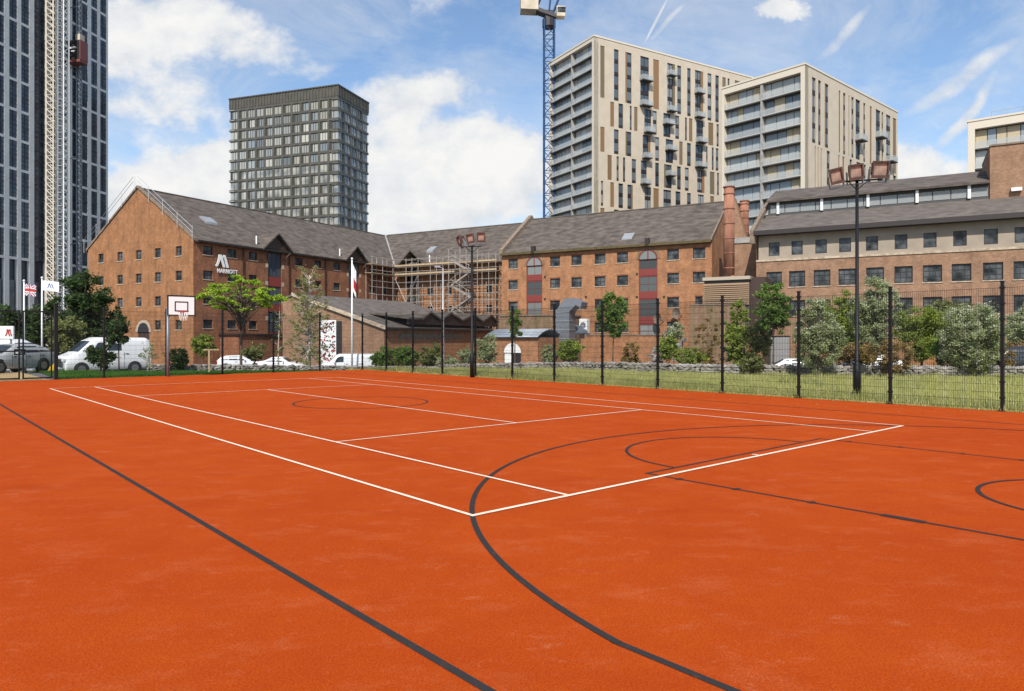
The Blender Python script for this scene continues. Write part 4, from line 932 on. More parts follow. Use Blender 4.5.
def small_buildings():
    # curved metal roof store with arched door
    Y = 70; o = P(488, Y+1.2, ZH); t = thing('brick_store', 'small brick store with a pale curved metal roof and a white arched door', 'store building', tuple(o), RH)
    f = Face(t, (0,0), (1,0), (0,1)); Lw = f.a(538); H = f.z(f.a(512), 337.5)
    ad = f.a(512.5); dh = (ad-.95, ad+.95, 0, 1.75)
    w = MB(); f.wall(w, 0, Lw, 0, H, [dh]); w.add([(Lw,0,0),(Lw,6,0),(Lw,6,H),(Lw,0,H)], [(0,1,2,3)]); w.box(0, Lw-.02, 5.7, 6, 0, H); w.build('wall', 'brick_mid', t)
    b = MB(); n = 10
    b.prism([(-.95*math.cos(k*math.pi/n), 1.75+.95*math.sin(k*math.pi/n)) for k in range(n+1)], lambda x, z, k: f.P(ad+x, z, k), -.04, -.004); b.build('fanlight', 'white', t)
    b = MB(); f.box(b, ad-.93, ad-.05, .02, 1.74, .06, .12); b.build('door', 'white', t); b = MB(); f.box(b, ad-.04, ad+.93, .02, 1.74, .06, .12); b.build('door', 'frame_dark', t)
    b = MB(); n = 12; r = Lw*.62
    for i in range(n):
        p, q = i/n, (i+1)/n; z = lambda s_: H-.35+1.2*math.sin(math.pi*min(1, .12+s_*.8))
        for (s0, s1) in ((p, q),):
            x0, x1 = s0*6-.3, s1*6.4-.3
            b.hexa([(-.2,x0,z(s0)-.1),(Lw+.1,x0,z(s0)-.1),(Lw+.1,x1,z(s1)-.1),(-.2,x1,z(s1)-.1),(-.2,x0,z(s0)+.02),(Lw+.1,x0,z(s0)+.02),(Lw+.1,x1,z(s1)+.02),(-.2,x1,z(s1)+.02)])
    b.build('curved_roof', 'tin_roof', t, True)
    # flat brick block behind
    Y = 79; o = P(500, Y+2, ZH); t = thing('brick_block', 'plain flat topped brown brick block behind the curved metal roof', 'brick building', tuple(o), RH)
    f = Face(t, (0,0), (1,0), (0,1)); Lw = f.a(560); H = f.z(f.a(530), 316)
    b = MB(); b.box(0, Lw, 0, 5.5, 0, H); b.build('wall', 'brick_old', t); b = MB(); b.box(-.1, Lw+.1, -.1, 5.6, H, H+.15); b.build('parapet', 'coping', t)
    # yard walls
    def ywall(px0, px1, Y0, top, m, label, th=.35, name='brick_wall'):
        o = P(px0, Y0, ZH); t = thing(name, label, 'wall', tuple(o), RH); f = Face(t, (0,0), (1,0), (0,1)); Lw = f.a(px1); H = f.z(Lw/2, top)
        b = MB(); b.box(0, Lw, 0, th, -.1, H); b.build('wall', m, t); b = MB(); b.box(-.05, Lw+.05, -.06, th+.06, H, H+.1); b.build('coping', 'coping', t); return t, f, H
    ywall(586, 662, 74, 335.5, 'brick_mid', 'orange brick yard wall behind the young trees in the centre')
    ywall(690, 745, 66, 305, 'brick_old', 'tall old mossy brick wall under the louvred plant enclosure')
    ywall(745.5, 762, 62.5, 332, 'brick_mid', 'short orange brick wall beside the grey roller shutter')
    ywall(795, 1100, 58, 338, 'brick_orange', 'long orange brick retaining wall at the foot of the right building')
    # ruined stone corner
    o = P(672, 68, ZH); t = thing('stone_ruin', 'crumbling pale stone wall stump by the satellite dishes', 'ruined wall', tuple(o), RH)
    b = MB()
    for i in range(90):
        x, z = random.uniform(-2.6, 2.0), random.uniform(0, 1)**1.3
        h = 4.6*max(.15, 1-abs(x+.2)/3.2)*z; s_ = random.uniform(.25, .5)
        b.hexa([(x+random.uniform(-.08,.08)+dx*s_, random.uniform(-.1,.1)+dy*.4, h+dz*s_*.7+random.uniform(-.05,.05)) for dx, dy, dz in ((0,0,0),(1,0,0),(1,1,0),(0,1,0),(0,0,1),(1,0,1),(1,1,1),(0,1,1))])
    b.build('masonry', 'rubble', t)
small_buildings()

def plant():
    # louvred enclosure
    o = P(704, 66.5, ZH); t = thing('louvred_enclosure', 'brown louvred plant enclosure with a pale flat top beside the red flues', 'plant enclosure', tuple(o), RH)
    f = Face(t, (0,0), (1,0), (0,1)); Lw = f.a(749); z1 = f.z(Lw/2, 280); z0 = f.z(Lw/2, 305)
    b = MB(); b.box(0, Lw, .12, 4, 0, z1); b.build('body', 'soffit', t)
    b = MB(); n = 11
    for i in range(n): z = z0+(z1-z0-.3)*i/n; b.hexa([(0,-.05,z),(Lw,-.05,z),(Lw,.1,z+.14),(0,.1,z+.14),(0,-.05,z+.05),(Lw,-.05,z+.05),(Lw,.1,z+.19),(0,.1,z+.19)])
    b.build('louvre_blades', 'louvre', t)
    b = MB(); b.box(-.1, Lw+.1, -.15, 4.1, z1, z1+.3); b.build('roof_trim', 'louvre_t', t)
    b = MB(); b.box(Lw+.01, Lw+1.3, .5, 3.5, 0, z1+.2); b.build('side_casing', 'frame_brown', t)
    # brick block behind flues
    o = P(731, 76, ZH); t = thing('brick_block', 'tall plain brick block with a pale flat parapet between the two brick buildings', 'brick building', tuple(o), RH)
    f = Face(t, (0,0), (1,0), (0,1)); Lw = f.a(758); H = f.z(Lw/2, 243)
    b = MB(); b.box(0, Lw, 0, 6, 0, H); b.build('wall', 'brick_pink', t); b = MB(); b.box(-.1, Lw+.1, -.1, 6.1, H, H+.6); b.build('parapet', 'concrete', t)
    # flues
    for px, Y, ty, by, r, lab in ((729, 72, 187, 276, .54, 'taller terracotta coloured steel flue with a bent foot'), (744.5, 79, 201, 243, .48, 'shorter terracotta coloured steel flue with a capped top')):
        z0, z1 = Zat(by, Y), Zat(ty, Y); o = P(px, Y, z0); t = thing('flue', lab, 'flue', tuple(o), 0, 'terracotta coloured flues'); H = z1-z0
        b = MB(); b.tube([(0,0,-.1),(0,0,H)], [r, r*.93], 20); b.build('flue_pipe', 'terracotta', t, True)
        for k in range(7): z = H*(k+.5)/6 if k < 6 else H-.05; b = MB(); b.tube([(0,0,z),(0,0,z+.09)], r*(1.06 if k < 6 else 1.1), 20); b.build('joint_ring', 'terracotta', t)
        if by > 260:
            b = MB(); b.tube([(0,0,.1),(.15,-.1,-.5),(.7,-.3,-.9),(1.4,-.4,-.95)], r*.95, 14); b.build('bend', 'terracotta', t, True)
            b = MB(); b.box(-1.6, -.1, -1.2, .3, -1.1, -.6); b.build('cowl', 'concrete', t)
    # triangular brick chimney face behind the flues
    o = P(733, 78, ZH); t = thing('brick_chimney', 'tapering brick chimney breast between the two flues', 'chimney', tuple(o), RH); f = Face(t, (0,0), (1,0), (0,1))
    zz = lambda py: f.z(1, py); b = MB(); b.prism([(-.6,0),(1.6,0),(1.5,zz(243)),(.1,zz(196)),(-.6,zz(196))], lambda a_, z, k: (a_, k, z), 0, 1.2); b.build('stack', 'brick_pink', t)
    # duct
    o = P(565.5, 73, ZH); t = thing('ventilation_duct', 'large galvanised ventilation duct with a bent hood against the brick warehouse', 'duct', tuple(o), RH)
    zt = Zat(300, 73)-ZH; b = MB(); w = .75
    b.box(-w, w, -w, w, Zat(337,73)-ZH-1.5, zt-1.2); b.build('riser', 'grey_metal', t)
    b = MB(); b.prism([(-w-.02,zt-1.2),(w+.02,zt-1.2),(1.5,zt-.55),(2.0,zt-.95),(2.15,zt-.3),(1.2,zt+.15),(.2,zt+.1)], lambda a_, z, k: (a_, k, z), -w-.02, w+.02); b.build('hood', 'grey_metal', t)
    b = MB()
    for k in range(4): z = zt-1.3-k*.9; b.box(-w-.05, w+.05, -w-.05, w+.05, z, z+.06)
    b.build('flange', 'galv', t)
    # chillers
    for i, (px, Y, w, h, zp, lab) in enumerate(((577, 76, 1.5, .8, 333, 'white box air conditioning unit left of its twin by the duct'), (584.5, 76, .9, 1.5, 333, 'upright white air conditioning unit with a round fan by the duct'))):
        o = P(px, Y, Zat(zp, Y)); t = thing('air_conditioner', lab, 'air conditioner', tuple(o), RH, 'white plant units'); b = MB(); b.box(-w/2, w/2, -.4, .4, 0, h); b.build('casing', 'white', t, bevel=.04)
        b = MB(); b.tube([(0,-.43,h*.55),(0,-.405,h*.55)], min(w, h)*.36, 16); b.build('fan', 'grey_metal', t)
        b = MB(); b.box(-w/2-.1, w/2+.1, -.45, .45, -.12, -.001); b.box(-w/2, -w/2+.06, -.3, .3, -.6, -.12); b.box(w/2-.06, w/2, -.3, .3, -.6, -.12); b.build('bracket', 'galv', t)
    # satellite dishes
    for px, py, lab in ((660, 319, 'lower left satellite dish beside the arched window bay'), (678.5, 313.5, 'upper satellite dish under the small warehouse windows')):
        a, z = mf.az(px, py); w = Vector(mf.P(a, z, -1.0)); c = Hw(22.9, 29.4)+dH*w.x+eH*w.y; c.z = ZH+z
        t = thing('satellite_dish', lab, 'satellite dish', tuple(c), RH-.4, 'satellite dishes on the warehouse wall')
        vs = []; fs = []; n = 16
        for r_, d in ((0, .18), (.28, .14), (.5, .04), (.62, -.03)):
            for k in range(n): vs.append((r_*math.cos(6.283*k/n), d, r_*math.sin(6.283*k/n)))
        for j in range(3):
            for k in range(n): fs.append((j*n+k, j*n+(k+1) % n, (j+1)*n+(k+1) % n, (j+1)*n+k))
        b = MB(); b.add(vs, fs); b.build('dish', 'coping', t, True); b = MB(); b.bar((0,.2,-.1), (0,-.6,-.2), .03); b.bar((0,.2,0), (0,1.1,-.3), .05); b.build('arm', 'grey_metal', t)
plant()

# ------------------------------------------------------------------ signs and text
def logo_mesh(w, h, th=.08):
    """slanted letter M of three ribbons"""
    b = MB(); P2 = lambda a_, z, k: (a_*w, k*th, z*h)
    b.prism([(.0,.08),(.10,.0),(.22,.10),(.38,.55),(.44,1.0),(.26,1.0),(.22,.62),(.12,.22)], P2, -1, 0)
    b.prism([(.30,1.0),(.47,1.0),(.74,.0),(.57,.0)], P2, -1.15, -.15)
    b.prism([(.60,1.0),(.74,1.0),(1.0,.0),(.83,.0)], P2, -1, 0)
    b.prism([(.44,.42),(.52,.55),(.66,1.0),(.60,1.0)], P2, -1.05, -.05)
    return b
def text_mesh(txt, size, m, parent, loc, rot=(R(90),0,0), ext=.02, name='lettering', shear=0):
    cu = bpy.data.curves.new('txt', 'FONT'); cu.body = txt; cu.size = size; cu.extrude = ext; cu.align_x = 'LEFT'; cu.offset = size*.02
    o = bpy.data.objects.new('tmp', cu); C.objects.link(o); bpy.context.view_layer.update()
    me = bpy.data.meshes.new_from_object(o.evaluated_get(bpy.context.evaluated_depsgraph_get())); bpy.data.objects.remove(o); me.name = name
    me.materials.clear(); me.materials.append(M[m]); q = bpy.data.objects.new(name, me); C.objects.link(q); q.parent = parent; q.location = loc; q.rotation_euler = rot; return q
def wall_sign():
    a, z = hside.az(214, 266.5); a2, _ = hside.az(228, 266); aw = a2-a
    _, zt = hside.az(218, 254.5); H = zt-z
    c = Hw(.12, a); c.z = ZH+z
    t = thing('hotel_sign', 'white slanted M logo and hotel name lettering on the long brick side wall', 'sign', tuple(c), RH+R(90))
    m = logo_mesh(aw, H); m.build('logo', 'white', t)
    a3 = hside.a(216); tw = hside.a(236.5)-a3
    q = text_mesh('MARRIOTT', 1.0, 'white', t, (a3-a, -.04, -.66)); bpy.context.view_layer.update(); q.scale = (tw/q.dimensions.x, .68, 1)
wall_sign()
def left_sign():
    Y = 44; t = thing('totem_sign', 'white sign board with a red slanted letter at the left edge', 'sign', tuple(P(5, Y)), .1)
    p = P(5, Y); z0, z1 = Zat(339, Y)-p.z, Zat(326, Y)-p.z
    b = MB(); b.box(-1.2, .48, 0, .15, z0, z1); b.build('panel', 'white', t); l = logo_mesh(.42, .42, .02); o = l.build('logo', 'red', t); o.location = (-.0, -.004, z0+.18)
    for x in (-1.0, .3): b = MB(); b.box(x-.04, x+.04, .04, .11, -.1, z0); b.build('leg', 'grey_metal', t)
left_sign()
def mural_panel():
    Y = 66; p = P(328, Y); t = thing('mural_board', 'tall white upright board covered in small dark and red painted marks beside the birch', 'mural board', tuple(p), .12)
    z1 = Zat(320, Y)-p.z; w = .74
    b = MB(); b.box(-w, w, 0, .25, 0, z1); bd = b.build('board', 'white', t); r = random.Random(3); bs = [MB(), MB(), MB()]
    for i in range(110):
        x = r.uniform(-w+.1, w-.1); z = r.uniform(.3, z1-.15); L_ = r.uniform(.15, .42); a_ = r.uniform(0, 3.14)
        dx, dz = math.cos(a_)*L_, math.sin(a_)*L_; k = i % 3 if i % 5 else 0
        n_ = (-dz*.25, dx*.25); xx = lambda v: max(-w+.02, min(w-.02, v))
        bs[k].prism([(xx(x-dx/2),z-dz/2),(xx(x-n_[0]),z-n_[1]),(xx(x+dx/2),z+dz/2),(xx(x+n_[0]),z+n_[1])], lambda a2, z2, k2: (a2, k2, z2), -.006-i*.0001, -.002)
    for b_, m_ in zip(bs, ('frame_dark', 'grey_metal', 'red')): b_.build('painted_marks', m_, bd)
    b = MB(); b.box(w+.02, w+.5, .0, .3, 0, z1-.1); b.build('side_return', 'frame_dark', t)
mural_panel()
def flag(parent, w, h, pattern, mats, droop=0.0, nx=28, ny=16, loc=(0,0,0)):
    b = MB(); vs = []
    for j in range(ny+1):
        for i in range(nx+1):
            s, q = i/nx, j/ny
            x = s*w*(1-droop*.75); y = .10*math.sin(s*7+q*1.2)*s+droop*.06*math.sin(s*20); z = -(1-q)*h-s*s*.12*w-droop*s*w*.8
            vs.append((x, y, z))
    b.v = vs
    for j in range(ny):
        for i in range(nx): b.f.append((j*(nx+1)+i, j*(nx+1)+i+1, (j+1)*(nx+1)+i+1, (j+1)*(nx+1)+i)); b.mi.append(pattern((i+.5)/nx, (j+.5)/ny))
    o = b.build('flag', mats, parent, True); o.location = loc; return o
def union(u, v):
    x, y = u*2-1, v*2-1
    if abs(x) < .12 or abs(y) < .2: return 2
    if abs(x) < .2 or abs(y) < .33: return 1
    d = min(abs(y-x), abs(y+x))
    if d < .12: return 2
    if d < .3: return 1
    return 0
def emblem(u, v):
    x, y = (u-.5)*2, (v-.5)*2
    if abs(y) < .45 and (abs(x+.25-y*.25) < .07 or abs(x-y*-.25) < .07 or abs(x-.3+y*.25) < .07): return 1
    return 0
def flagpole(px, Y, top, flagf, label):
    p = P(px, Y); t = thing('flagpole', label, 'flagpole', tuple(p), 0, 'flagpoles by the hotel'); H = Zat(top, Y)-p.z
    MB().tube([(0,0,-.1),(0,0,H)], [.09, .05], 10).build('pole', 'white', t, True); MB().tube([(0,0,H),(0,0,H+.06),(0,0,H+.16),(0,0,H+.2)], [.03,.09,.08,.01], 10).build('finial', 'white', t, True); flagf(t, H)
flagpole(24, 58, 282, lambda t, H: flag(t, .85, .95, union, ['blue', 'white', 'red'], loc=(.07,0,H-.15)), 'white flagpole flying a small red white and blue union flag')
flagpole(42, 58, 279, lambda t, H: flag(t, 1.25, .8, emblem, ['white', 'blue'], loc=(.07,0,H-.12)), 'white flagpole flying a white flag with a dark emblem')
flagpole(352, 58, 260, lambda t, H: flag(t, .8, 2.2, lambda u, v: 1 if (u > .3 and .2 < v < .55) else 0, ['white', 'red'], .85, loc=(.05,0,H-.3)), 'tall white flagpole with a limp white and red flag in front of the brick warehouse')

# ------------------------------------------------------------------ towers
def tower_left():
    o = Vector((-106, 147.6, -1.4)); rz = math.atan2(.984, .176)
    t = thing('grey_tower', 'very tall grey and navy tower under construction at the left edge', 'tower block', tuple(o), rz)
    f = Face(t, (0,0), (1,0), (0,1)); aR = f.a(108); aL = -26; TOP = 108; zb = 67.4+CAMZ+1.4
    b = MB(); b.box(aL, aR, .6, 22, 0, TOP); b.build('core', 'dark_panel', t)
    cols = [(-60,-50),(-44,-36),(-30,-22),(-15,-7),(-1,3.5),(10,16.5),(22,28.5),(35,44.5),(49,56),(60,66.5),(73,79),(82,87),(92,96.5),(101,105.5)]
    piers = MB(); prev = aL
    A = [(f.a(x-.7), f.a(y+.7)) for x, y in cols]
    for a0, a1 in A: piers_box = f.box(piers, prev, a0, 6, TOP, 0, .62); prev = a1
    f.box(piers, prev, aR, 6, TOP, 0, .62)
    f.box(piers, aR-.4, aR, 6, TOP, .63, 22)
    piers.build('pier', 'white_panel', t)
    bands = MB(); fr = MB(); gl = MB(); n = 0; step = 6.3
    k0 = int((TOP-zb)/step)
    for c, (a0, a1) in enumerate(A):
        wide = c == 7
        k = -6
        while True:
            z1 = zb-step*k; z0 = z1-step
            k += 1
            if z1 > TOP+.1: continue
            if z0 < 16: break
            
            bd = MB()
            if not wide: f.box(bd, a0+.002, a1-.002, z0-.28, z0+.28, .008, .6)
            def bay(fr, gl, a0, a1, z0, z1):
                lo = z0+(.28 if not wide else .0); hi = z1-(.28 if not wide else 0)
                mid = (a0+a1)/2; f.box(fr, mid-.06, mid+.06, lo, hi, .03, .11); 
                for i in range(1, 6):
                    z = lo+(hi-lo)*i/6; f.box(fr, a0, a1, z-(.22 if i in (3,) else .05), z+(.22 if i in (3,) else .05), .035, .11)
                if wide: f.box(fr, a0, a1, z0, z0+.5, .3, .52)
                f.box(gl, a0+.01, a1-.01, lo, hi, .112, .16)
            vis = z0 < 78 and c >= 4 and n < 98
            if vis:
                x, y = MB(), MB(); bay(x, y, a0, a1, z0, z1); w = x.build('window', 'dark_panel', t); y.build('pane', 'glass_t1', w); n += 1
                if bd.v: bd.build('spandrel_band', 'white_panel', w)
            else:
                bay(fr, gl, a0, a1, z0, z1)
                if bd.v: bands.add(bd.v, bd.f)
    tag(bands.build('further_bands', 'white_panel', t), kind='stuff')
    tag(fr.build('further_window_frames', 'dark_panel', t), kind='stuff'); tag(gl.build('further_window_panes', 'glass_t1', t), kind='stuff')
    # tall glazed base
    b = MB()
    for a0, a1 in A: f.box(b, a0, a1, 7.5, 15.5, .4, .45)
    b.build('base_glazing', 'glass_t1', t); b = MB(); f.box(b, aL, aR, 0, 6, -.3, .6); b.build('plinth', 'frame_dark', t)
    # hoists
    h = thing('construction_hoist', 'pale lattice hoist masts with a red and black lift cage on the left tower', 'construction hoist', tuple(o), rz)
    fh = Face(h, (0,0), (1,0), (0,1))
    def mast(a0, a1, k0, k1, m, step, z1=TOP):
        b = MB()
        for a_ in (a0, a1):
            for k in (k0, k1): b.tube([fh.P(a_,0,k), fh.P(a_,z1,k)], .19, 4)
        z = 0; s = 0
        while z < z1-step:
            b.bar(fh.P(a0,z,k0), fh.P(a1,z,k0), .1); p, q = (a0, a1) if s else (a1, a0); b.bar(fh.P(p,z,k0), fh.P(q,z+step,k0), .1); b.bar(fh.P(a1,z,k0), fh.P(a1,z+step,k1), .1); b.bar(fh.P(a0,z,k0), fh.P(a0,z+step,k1), .1); b.bar(fh.P(a0,z,k0), fh.P(a0,z,k1), .1)
            z += step; s = 1-s
        b.build('mast', m, h)
    a = fh.a
    mast(a(42.5), a(42.5)+1.1, -2.7, -.9, 'cream_l', 1.5); mast(a(52.5), a(52.5)+1.5, -2.8, -.9, 'white', 1.5); mast(a(75), a(75)+.7, -1.1, -.4, 'grey_metal', 1.2)
    b = MB(); fh.box(b, a(42.5)+.2, a(42.5)+.9, 0, TOP, -.85, -.6); b.build('run_panel', 'white_panel', h)
    z0, z1 = fh.z(a(76), 67)+.5, fh.z(a(76), 46); a0 = a(66); a1 = a0+2.2; k0, k1 = -3.6, -.2
    b = MB(); fh.box(b, a0, a1, z0, z1, k0, k1); cg = b.build('lift_cage', 'frame_dark', h)
    b = MB(); fh.box(b, a0-.1, a1+.1, z0-.6, z0-.002, k0-.1, k1); fh.box(b, a0-.06, a1+.06, z0, z1, k0-.2, k0-.002); b.build('cage_skirt', 'brick_red_p', cg)
    zm = (z0+z1)/2
    for q0, q1, w0, w1 in ((.35, .75, .9, .35), (-.35, -.1, 1.2, .8)): b = MB(); fh.box(b, a0-.03, a0-.004, zm+q0, zm+q1, k0+w0, k1-w1-.3); b.build('cage_stripe', 'white', cg)
    b = MB(); fh.box(b, a0+.2, a1-.6, z1, z1+1.5, k0+.1, k0+1.3); b.build('motor_housing', 'crane_beige', cg)
    for zz in (25, 45, 66, 80): b = MB(); b.bar(fh.P(a(70),zz,0), fh.P(a(78)-2,zz+.3,-1.4), .12); b.build('wall_tie', 'grey_metal', h)
tower_left()

def tower_bronze():
    Yc = 205; o = P(338, Yc, -1.4); Rr = Vector((248, 714, 0)).normalized(); rz = math.atan2(Rr.y, Rr.x)
    t = thing('bronze_tower', 'dark bronze gridded apartment tower with curtained windows behind the left warehouse', 'tower block', tuple(o), rz)
    fr_ = Face(t, (0,0), (1,0), (0,1)); fl = Face(t, (0,0), (0,1), (1,0)); TOP = 253*Yc/F_PX+CAMZ+1.4
    aR, aL = fr_.a(368), fl.a(230); step = 3.07; zf = TOP-3.4
    b = MB(); b.box(.8, aR-.8, .8, aL-.8, 0, TOP-.3); b.build('core', 'bronze_d', t)
    sl = MB(); k = 0; z = zf
    nf = 20
    for i in range(nf+1):
        zz = zf-step*i; sl.box(-.14, aR+.14, -.14, aL+.14, zz-.34, zz+.34)
    sl.build('floor_band', 'bronze', t)
    b = MB(); b.box(-.1, aR+.1, -.1, aL+.1, TOP-3.0, TOP); b.build('crown', 'bronze', t)
    b = MB()
    for F_, n, A in ((fl, 36, aL), (fr_, 20, aR)):
        for i in range(n+1): a = A*i/n; F_.box(b, a-.1, a+.1, TOP-3.0, TOP, -.3, -.1)
    b.box(-.35, aR+.35, -.35, aL+.35, TOP, TOP+.3); b.build('crown_fins', 'bronze', t)
    b = MB(); wins = []
    def cols(F_, A, n, end):
        pw = A/n
        for i in range(n+1):
            a = A*i/n
            if 0 < i < n: F_.box(b, a-.36, a+.36, 0, TOP-3.02, -.09, .75)
        for r in range(nf):
            z1 = zf-step*r-.34; z0 = z1-step+.68
            for i in range(n): 
                a0, a1 = A*i/n+.36, A*(i+1)/n-.36
                if i == 0: a0 = .15
                if i == n-1: a1 = A-.15
                wins.append((F_, a0, a1, z0, z1, r, 1 if i in (0, n-1) else 0))
    cols(fl, aL, 12, 0); cols(fr_, aR, 5, 1)
    b.build('pier', 'bronze', t)
    wins.sort(key=lambda w: (w[5], w[0] is fr_))
    rest = MB(); n = 0
    gr = MB()
    for F_, a0, a1, z0, z1, r, corner in wins:
        if n < 98 and r < 15 and F_ is fl and r < 9 or (n < 98 and r < 9):
            w = MB(); F_.box(w, a0, a1, z0, z1, .12, .18); q = w.build('window', 'glass_t2', t); n += 1
            w = MB()
            for m_ in ((.33, .66) if random.random() < .6 else (.5,)): F_.box(w, a0+(a1-a0)*m_-.07, a0+(a1-a0)*m_+.07, z0, z1, .03, .115)
            if random.random() < .4: F_.box(w, a0+(a1-a0)*.75, a1, z0, z1, .03, .116)
            w.build('frame', 'bronze_d', q)
        else:
            F_.box(rest, a0, a1, z0, z1, .12, .18); F_.box(gr, (a0+a1)/2-.07, (a0+a1)/2+.07, z0, z1, .03, .115)
            if random.random() < .5: F_.box(gr, a0+(a1-a0)*.7, a1, z0, z1, .03, .116)
    m2 = mat('curtained_glass_varied', (.16,.18,.19), .12, spec=.9, col2=(.42,.42,.38), scale=.35, detail=1)
    tag(rest.build('further_windows', m2, t), kind='stuff'); tag(gr.build('further_frames', 'bronze_d', t), kind='stuff')
    for i in range(nf): b = MB(); zz = zf-step*i; b.box(-.28, 1.7, aL-1.7, aL+.32, zz-.12, zz+.02); b.box(-.25, 2.0, -.25, 2.0, zz-.46, zz-.43); b.build('balcony_edge', 'slab', t)
tower_bronze()

def strip_mesh(f, a0, a1, z0, z1, kind, nf, root, bal=()):
    """a tall window slot: panes, spandrels and perhaps a coloured panel"""
    w = MB(); g = MB(); pn = None
    k = .25
    if kind == 'brown': f.box(w, a0, a1, z0, z1, .1, .2); return w.build('cladding_panel', 'brownp', root)
    s0, s1 = a0, a1; split = (a1-a0)*.3
    if kind in ('brownL', 'brownR'):
        p = MB()
        if kind == 'brownL': f.box(p, a0, a0+split, z0, z1, .08, .2); s0 = a0+split
        else: f.box(p, a1-split, a1, z0, z1, .08, .2); s1 = a1-split
    f.box(g, s0+.01, s1-.01, z0, z1, k, k+.05)
    fh = (z1-z0)/nf; n = 2 if s1-s0 > 1.3 else 1
    for i in range(nf):
        zz = z0+fh*i; f.box(w, s0, s1, zz, zz+fh*.26, k-.1, k-.01)
        f.box(w, s0, s1, zz+fh-.07, zz+fh, k-.1, k-.01)
    for i in range(n+1): a = s0+(s1-s0)*i/n; f.box(w, max(s0, a-.05), min(s1, a+.05), z0, z1, k-.13, k-.103)
    o = w.build('window', 'frame_dark', root); g.build('pane', 'glass_sky', o)
    if kind in ('brownL', 'brownR'): p.build('side_panel', 'brownp', o)
    for i in bal:
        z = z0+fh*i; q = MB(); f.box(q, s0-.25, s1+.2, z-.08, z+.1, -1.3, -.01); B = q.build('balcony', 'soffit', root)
        q = MB(); f.box(q, s0-.25, s1+.2, z+.1, z+1.15, -1.3, -1.25); f.box(q, s0-.25, s0-.2, z+.1, z+1.15, -1.25, -.01); f.box(q, s1+.15, s1+.2, z+.1, z+1.15, -1.25, -.01); q.build('balustrade', 'balu', B)
    return o

def balcony_face(f, A, TOP, step, nfl, root, divs, frame_w=.8, wmat='glass_t2', rec=1.15, top_gap=1.6, seed=1, panel='ochre'):
    """framed face with one deep balcony per floor"""
    r = random.Random(seed); b = MB()
    f.box(b, 0, frame_w, 0, TOP, 0, rec); f.box(b, A-frame_w*.6, A, 0, TOP, 0, rec); f.box(b, frame_w, A-frame_w*.6, TOP-top_gap*.55, TOP, 0, rec)
    b.build('face_frame', 'cream_l', root)
    a0, a1 = frame_w, A-frame_w*.6
    b = MB()
    for d in divs: f.box(b, d-.22, d+.22, 0, TOP-top_gap*.55-.01, .15, rec)
    b.build('divider', 'concrete', root)
    edges = [a0]+[x for d in divs for x in (d-.22, d+.22)]+[a1]
    for i in range(nfl):
        z1 = TOP-top_gap*.55-i*step; z0 = z1-step
        for j in range(0, len(edges), 2):
            e0, e1 = edges[j], edges[j+1]
            q = MB(); f.box(q, e0+.002, e1-.002, z0-.02, z0+.14, .02, rec); B = q.build('balcony', 'slab', root)
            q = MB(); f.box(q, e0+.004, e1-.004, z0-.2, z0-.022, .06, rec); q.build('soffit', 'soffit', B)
            q = MB(); f.box(q, e0+.01, e1-.01, z0+.12, z0+1.1, .08, .12); 
            q.build('balustrade', 'balu', B)
            # window wall at the back
            q = MB(); p = MB(); x = e0
            while x < e1-.4:
                w = min(r.uniform(1.0, 2.2), e1-x); 
                (q if r.random() < .62 else p).add([], [])
                tgt = q if r.random() < .64 else p
                f.box(tgt, x+.05, x+w-.05, z0+.13, z1-.17, rec-.25, rec-.2); x += w
            if q.v: q.build('window', wmat, B)
            if p.v: p.build('wall_panel', panel, B)
def tower_cream(px, Yc, hpx, pR, pL, step, label, rows, tbl, divs_px, nfl, seed, scale, x0, y0, Ymin=0):
    o = P(px, Yc, -1.4); return o
